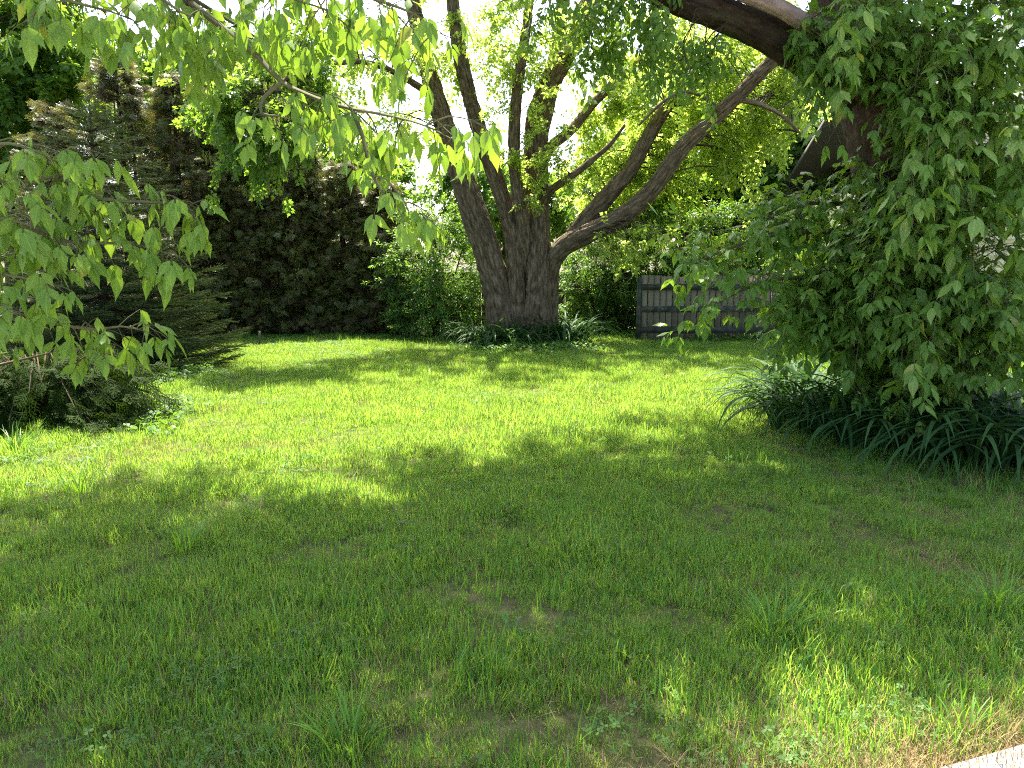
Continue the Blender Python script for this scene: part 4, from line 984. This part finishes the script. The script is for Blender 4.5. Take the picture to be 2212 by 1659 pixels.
def back_tree(x, y, hgt, lobes, label, n=70, r=.2, scl=(1.2, 2.0), per=10):
    T = thing('broadleaf_tree', label, 'tree', (x, y, 0)); L = []
    def tb(nm, pts, rad):
        mb = MB(); C = tube(mb, pts, rad, 16, .01, .12, 90, 8, .05); obj(nm, mb.mesh(nm, 'bark_maple'), T); L.append(C)
    tb('trunk', [(0, 0, -.05), (.1, 0, hgt * .35), (-.1, .1, hgt * .7), (0, 0, hgt * .95)], [r * 1.3, r, r * .6, r * .15])
    for k in range(5):
        a = 6.283 * k / 5 + rnd(-.4, .4); b = hgt * .22
        tb('limb', [(0, 0, hgt * (.25 + .06 * k)), (b * .5 * math.cos(a), b * .5 * math.sin(a), hgt * (.42 + .06 * k)), (b * math.cos(a), b * math.sin(a), hgt * (.55 + .07 * k))], [r * .45, r * .3, r * .08])
    c = Crown(L)
    for (cx, cy_, cz, rx, ry, rz, m) in lobes: c.lobe(np.array([cx, cy_, cz]), (rx, ry, rz), m, per, scl, r0=.03, start=.3)
    c.build(T, 'tree_spray'); return T
x = at(40, 700, 21)[0]
back_tree(x, 21, 9, [(0, 0, 5.5, 2.4, 2, 2.6, 90), (-1.5, -.5, 3.5, 1.8, 1.6, 1.5, 50), (1.2, -.5, 7, 1.6, 1.6, 1.6, 40)], 'large sunlit broadleaf tree behind the pale cedar at the lawn corner')
x = at(430, 700, 26)[0]
back_tree(x, 26, 8.5, [(0, 0, 6, 2.6, 2, 2.2, 80), (.8, 0, 3.8, 2, 1.8, 1.5, 40)], 'distant broadleaf tree rising behind the brown-tinged cedars')
x = at(590, 700, 24)[0]
back_tree(x, 24, 8.6, [(-.3, 0, 6.0, 2.3, 1.6, 2.3, 110), (-.8, 0, 2.8, 2.2, 1.5, 1.4, 40)], 'broadleaf tree crown just behind the middle of the cedar hedge')
x = at(1470, 700, 23)[0]
back_tree(x, 23, 8, [(0, 0, 5, 2.8, 2, 2.2, 90), (1.8, 0, 3.2, 2.0, 1.6, 1.5, 50), (-1.8, 0, 3.2, 1.6, 1.6, 1.3, 36)], 'broadleaf tree behind the lattice fence, seen between the maple limbs')
x = at(1820, 700, 22)[0]
back_tree(x, 22, 9, [(0, 0, 5.5, 2.6, 2, 2.6, 90), (-1.2, -.4, 3.4, 1.8, 1.6, 1.4, 45), (1.6, 0, 4, 2, 1.6, 1.8, 45)], 'broadleaf tree behind the big leafy tree, near the cream house')
x = at(1090, 700, 28)[0]
back_tree(x, 28, 5.5, [(0, 0, 3.4, 2.6, 2, 1.7, 70)], 'low distant broadleaf tree right behind the maple trunk', r=.15)
x = at(720, 700, 29)[0]
back_tree(x, 29, 6.2, [(0, 0, 4.0, 3.2, 2, 2.3, 120)], 'low distant broadleaf tree behind the thin-topped cedars', r=.15)
# two slim dark trunks leaning by the back fence
T = thing('slim_tree', 'slim dark twin-stemmed tree standing at the back fence right of the maple', 'tree', at(1325, 704, 16.4) * [1, 1, 0]); so = np.array(T.location); L = []
for pts in ([(1318, 712, 16.4, .13), (1325, 660, 16.4, .11), (1336, 600, 16.4, .1), (1350, 520, 16.5, .09), (1362, 430, 16.6, .06), (1370, 330, 16.7, .03)], [(1340, 712, 16.5, .1), (1352, 660, 16.5, .09), (1366, 600, 16.6, .08), (1392, 520, 16.7, .06), (1420, 440, 16.8, .03)]):
    L.append(stem('stem', pts, 20, .008, 8, 61, mat='bark_maple', parent=T, off=so, step=.08))
c = Crown(L); c.lobe(at(1380, 420, 16.6) - so, (1.3, .9, .9), 46, 9, (.7, 1.1)); c.build(T, 'tree_spray')

# ================================================================== DAYLILIES
def lily_mesh(L, el0, el1, w_):
    mb = MB(); n_ = 9; p = np.zeros(3); V = []; uv = []
    for i_ in range(n_ + 1):
        t = i_ / n_; el = el0 + (el1 - el0) * t ** 1.05; d = np.array([math.cos(el), 0, math.sin(el)]); up = np.array([-d[2], 0, d[0]])
        ww = w_ * (0.75 + 0.25 * math.sin(min(1, t * 2.2) * 1.57)) * (1 - max(0, t - .55) ** 1.6 / .45 ** 1.6 * 0.97)
        V += [p + np.array([0, ww, 0]) + up * ww * .5, p.copy(), p - np.array([0, ww, 0]) + up * ww * .5]; uv += [(t, .75), (t, .5), (t, .25)]
        p = p + d * L / n_
    q = []
    for i_ in range(n_): q += [[3 * i_, 3 * i_ + 3, 3 * i_ + 4, 3 * i_ + 1], [3 * i_ + 1, 3 * i_ + 4, 3 * i_ + 5, 3 * i_ + 2]]
    mb.add(V, quads=q, v=rnd(.1, .9), uv=uv); return mb.mesh('blade', 'lily')
LILY = [lily_mesh(rnd(.9, 1.05), R(rnd(54, 80)), R(rnd(-85, -38)), rnd(.011, .016)) for _ in range(12)] + [lily_mesh(1.0, R(80), R(-20), .014)]
def lily(x, y, n_, label, L=(.55, .85), spread=.1, group=None, w_=1.0):
    T = thing('daylily_clump', label, 'plant', (x, y, 0), 0, group)
    for k in range(n_):
        a = rnd(0, 6.283); r = spread * math.sqrt(rnd(0, 1)); o = obj('blade', LILY[rng.integers(len(LILY))], T)
        s_ = rnd(*L); o.location = (r * math.cos(a), r * math.sin(a), -.005); o.rotation_euler = (R(rnd(-8, 8)), R(rnd(-12, 10)), a + rnd(-.6, .6)); o.scale = (s_, s_ * w_ * 1.15, s_)
    return T
G_BIG = 'daylilies around the big leafy trunk'; LB = 'arching dark green daylily clump in the bed under the big leafy tree'
ORD = ['first', 'second', 'third', 'fourth', 'fifth', 'sixth', 'seventh', 'eighth', 'ninth', 'tenth']
for row, rlab in (([(1700, 925), (1765, 945), (1845, 965), (1925, 980), (2010, 994), (2095, 1006), (2180, 1016), (2250, 1022)], 'along the lawn edge'),
                  ([(1725, 898), (1800, 915), (1885, 930), (1975, 945), (2065, 955), (2150, 965), (2235, 972)], 'in the middle row'),
                  ([(1700, 880), (1775, 872), (1840, 882), (2040, 900), (2110, 905), (2190, 915)], 'beside the trunk')):
    for k, (x, y) in enumerate(row):
        p = gnd(x + rnd(-12, 12), y + rnd(-5, 5))
        lily(p[0], p[1], 56, '%s daylily clump %s of the big-tree bed, from its narrow tip' % (ORD[k], rlab), (.7, 1.08), .15, G_BIG)
for (x, y, lab) in [(1028, 744, 'daylily clump at the left end of the maple base'), (1070, 748, 'daylily clump against the left foot of the maple trunk'), (1115, 750, 'daylily clump in front of the maple trunk centre'),
                    (1178, 742, 'daylily clump against the right foot of the maple trunk'), (1215, 744, 'daylily clump standing upright right of the maple trunk'), (1240, 742, 'daylily clump at the right end of the maple base')]:
    p = gnd(x, y); lily(p[0], p[1], 80, lab, (.8, 1.1) if x > 1150 else (.7, .92), .22, w_=1.1)

# ================================================================== SMALL THINGS ON THE LAWN
p = gnd(561, 748); mb = MB(); box(mb, (-.016, -.012, 0), (.016, .012, .27), jit=.002); box(mb, (-.024, -.014, .262), (.02, .014, .275), jit=.002)
o = obj('stake', mb.mesh('stake', 'greywood', False)); o.location = (p[0], p[1], -.01); o.rotation_euler = (0, R(2), .3); tag(o, 'short grey wooden stake standing in the far lawn', 'stake')
p = gnd(567, 820)
single_tube('dry_stalk', [p, p + [-.01, 0, .1], p + [.0, 0, .2], p + [-.02, 0, .27]], [.004, .0035, .003, .002], 'bark_pale', 'thin dry plant stalk standing in the lawn in front of the stake', 'stalk', 6, step=.03)
p = gnd(992, 746)
o = single_tube('stump', [p + [-.07, 0, .0], p + [-.05, 0, .05], p + [0, .01, .1], p + [.05, 0, .06], p + [.09, 0, .0]], [.05, .045, .03, .035, .045], 'bark_dark', 'small dark gnarled stump on the lawn beside the maple daylilies', 'stump', 14, step=.02, ridge=.006, lump=.25)

# tall grass tufts: every blade its own piece
TB = []
for k in range(8):
    mb = MB(); blade(mb, (0, 0, 0), 0, rnd(.05, .3), 1.0, rnd(.022, .034), rnd(0, 1), 6, rnd(.5, 1.5)); TB.append(mb.mesh('blade', 'tallgrass'))
def tuft(x, y, n_, h, label, spread=.05):
    p = gnd(x, y); T = thing('grass_tuft', label, 'grass', (p[0], p[1], 0))
    for k in range(int(n_ * 1.5)):
        a = rnd(0, 6.283); r = 1.2 * spread * math.sqrt(rnd(0, 1)); o = obj('blade', TB[rng.integers(8)], T); s_ = 1.3 * h * rnd(.5, 1.15)
        o.location = (r * math.cos(a), r * math.sin(a), -.003); o.rotation_euler = (0, R(rnd(-5, 18)), a + rnd(-.8, .8)); o.scale = (s_, s_ * rnd(.9, 1.5) * .16 / h, s_)
tuft(1668, 1372, 46, .17, 'broad tuft of tall grass beside a patch of dry straw', .07)
tuft(2150, 1320, 44, .2, 'sunlit tall grass tuft near the path corner of the lawn', .07)
tuft(1985, 1330, 16, .17, 'thin tall grass tuft between two larger tufts', .06)
tuft(748, 1620, 34, .15, 'tall grass tuft beside a bare brown patch', .06)
tuft(395, 1190, 30, .17, 'tall grass tuft by a small sunny spot in the shade', .06)
tuft(590, 1370, 22, .13, 'pale curling grass tuft in the shaded lawn', .05)
tuft(170, 1065, 30, .2, 'tall grass tuft in front of the sunny clover patch', .07)
tuft(30, 985, 40, .24, 'lush grass tuft at the foot of the low cedar shrub', .09)
tuft(2085, 1590, 10, .12, 'few arching grass blades beside the concrete path', .03)
tuft(1010, 1110, 20, .12, 'fine grass tuft in the shaded middle of the lawn', .05)

# dandelions and other broad weeds
def dandelion(x, y, n_, L, label):
    p = gnd(x, y); T = thing('dandelion', label, 'plant', (p[0], p[1], 0))
    for k in range(n_):
        mb = MB(); t = np.linspace(0, 1, 12); ww = (.05 + .12 * t) * (1 - t ** 4) * np.where(np.arange(12) % 2, 1.0, .55); el = R(rnd(35, 70)); c = rnd(.5, 1.1)
        z = np.sin(el) * t - c * .5 * t ** 2; xx = np.cos(el) * t + .1 * t
        V = np.vstack([np.stack([xx, 0 * t, z], -1), np.stack([xx, ww, z + ww * .3], -1), np.stack([xx, -ww, z + ww * .3], -1)]); q = []
        for i_ in range(11): q += [[i_, i_ + 1, 12 + i_ + 1, 12 + i_], [i_, 24 + i_, 24 + i_ + 1, i_ + 1]]
        mb.add(V * L, quads=q, v=rnd(0, 1), uv=np.stack([np.tile(t, 3), np.concatenate([0 * t + .5, .5 + ww, .5 - ww])], -1))
        o = obj('leaf', mb.mesh('leaf', 'weed'), T); o.rotation_euler = (0, 0, 6.283 * k / n_ + rnd(-.4, .4))
dandelion(1800, 1300, 7, .16, 'dandelion with long toothed leaves between the tall grass tufts')
dandelion(1105, 1370, 5, .12, 'dandelion with upright leaves in the shaded mid lawn')
dandelion(1352, 1420, 5, .11, 'small dandelion left of the dry straw patch')
dandelion(145, 1060, 5, .12, 'dark dandelion at the shadow edge beside the tall tuft')
dandelion(1720, 1440, 5, .1, 'toothed weed at the edge of the clover in front of the broad tuft')

# ================================================================== TURF AND GROUND COVER
def lawn_points(n, ymin=1.6, ymax=15.6, power=1.0):
    y = ymin + (ymax - ymin) * rng.uniform(0, 1, n) ** power; x = rng.uniform(-1, 1, n) * (0.68 * ymax + 2.2)
    return x, y
st = 0.064
x, y = [g.ravel() for g in np.meshgrid(np.arange(-12.8, 12.8, st), np.arange(1.6, 15.6, st))]
x = x + rng.uniform(-.5, .5, len(x)) * st * 1.3; y = y + rng.uniform(-.5, .5, len(y)) * st * 1.3
ok = np.abs(x) < 0.68 * y + 1.8
P = np.stack([x, y, 0 * x], -1)[ok]
P = P[~on_path(P)]
bare = vnoise(P[:, 0] * 2.3 + 80, P[:, 1] * 2.3 + 80, 8) + 0.5 * vnoise(P[:, 0] * 6 + 80, P[:, 1] * 6 + 80, 9)
near = np.clip((4.2 - P[:, 1]) / 2.0, 0, 1)
keep = rng.uniform(0, 1, len(P)) > np.clip((bare - 0.5) * 1.2, 0, 0.45) * (0.35 + 0.65 * near)
P = P[keep]
hs = 0.84 + 0.28 * vnoise(P[:, 0] * 0.7 + 60, P[:, 1] * 0.7 + 60, 10) + 0.38 * vnoise(P[:, 0] * 2.6 + 60, P[:, 1] * 2.6 + 60, 11) + 0.32 * vnoise(P[:, 0] * 7 + 60, P[:, 1] * 7 + 60, 14)
hs = np.clip(hs, 0.42, 1.6)
nP = len(P)
o = scatter('turf_grass', 'turf', P, np.stack([rng.normal(0, .14, nP), rng.normal(0, .14, nP), rng.uniform(0, 6.283, nP)], -1), hs)
tag(o, 'mown green lawn grass covering the yard', 'grass')
n = 12000; x, y = lawn_points(n, 1.7, 15.2); P = np.stack([x, y, 0 * x], -1); P = P[(np.abs(x) < 0.68 * y + 1.5) & ~on_path(P)]
P = P[rng.uniform(0, 1, len(P)) < np.clip(.45 + .8 * vnoise(P[:, 0] * 1.7 + 40, P[:, 1] * 1.7 + 40, 15), .08, 1)]; nP = len(P)
o = scatter('long_grass', 'long_grass', P, np.stack([np.zeros(nP), np.zeros(nP), rng.uniform(0, 6.283, nP)], -1), rng.uniform(.5, 1.2, nP)); tag(o, 'longer single grass blades standing above the mown turf', 'grass')
n = 22000; x, y = lawn_points(n, 1.7, 14.5); P = np.stack([x, y, 0 * x + .004], -1); P = P[np.abs(x) < 0.68 * y + 1.5]
bare = vnoise(P[:, 0] * 2.3 + 80, P[:, 1] * 2.3 + 80, 8) + 0.5 * vnoise(P[:, 0] * 6 + 80, P[:, 1] * 6 + 80, 9)
edge = ((P - pa) @ pn_); near_path = np.exp(-np.clip(-edge, 0, 9) / .18)
P = P[(rng.uniform(0, 1, len(P)) < np.clip((bare - .1) * 1.2, .08, 1) + near_path) & ~on_path(P)]
e2 = pa + pd * rng.uniform(-1.2, 1.8, 420)[:, None] - pn_ * rng.normal(.04, .1, 420)[:, None] + np.array([0, 0, .01]); P = np.vstack([P, e2])
nP = len(P)
o = scatter('dry_grass', 'straw', P, np.stack([np.zeros(nP), np.zeros(nP), rng.uniform(0, 6.283, nP)], -1), rng.uniform(.7, 1.3, nP)); tag(o, 'dry straw coloured dead grass lying between the green turf', 'grass')
n = 16000; x, y = lawn_points(n, 1.6, 15.4); P = np.stack([x, y, 0 * x], -1); P = P[(np.abs(x) < 0.68 * y + 1.5) & ~on_path(P)]
cl = vnoise(P[:, 0] * 1.1 + 50, P[:, 1] * 1.1 + 50, 12) + .5 * vnoise(P[:, 0] * 3.3 + 50, P[:, 1] * 3.3 + 50, 13)
bias = np.clip((3.6 - P[:, 1]) / 1.6, 0, 1) * .5 + np.clip((-P[:, 0] - 1.8) / 1.5, 0, 1) * .55 * (P[:, 1] > 5.5) + np.clip((P[:, 1] - 10.5) / 3, 0, 1) * .5
P = P[rng.uniform(0, 1, len(P)) < np.clip(cl * .7 - .15 + bias * .8, 0.03, .9)]; nP = len(P)
o = scatter('clover', 'clover', P, np.stack([np.zeros(nP), np.zeros(nP), rng.uniform(0, 6.283, nP)], -1), rng.uniform(.8, 1.4, nP)); tag(o, 'low clover and small round weeds growing through the lawn', 'clover')
# ivy under the maple, along the hedge foot and under the spruce
Q = []
for (x, y, rx, ry, m) in [(1150, 752, 130, 10, 160), (1420, 722, 150, 10, 120), (1600, 735, 90, 6, 60), (650, 712, 230, 8, 260), (950, 714, 120, 7, 120), (330, 800, 130, 30, 150), (200, 900, 160, 35, 170), (1790, 770, 60, 25, 40)]:
    for k in range(m): Q.append(gnd(x + rng.normal(0, .5) * rx, y + rng.normal(0, .5) * ry))
Q = np.array(Q) * [1, 1, 0]; nP = len(Q)
o = scatter('ground_ivy', 'ivy', Q, np.stack([np.zeros(nP), np.zeros(nP), rng.uniform(0, 6.283, nP)], -1), rng.uniform(.7, 1.3, nP)); tag(o, 'ivy and leafy ground cover along the hedge foot and tree bases', 'ground cover')
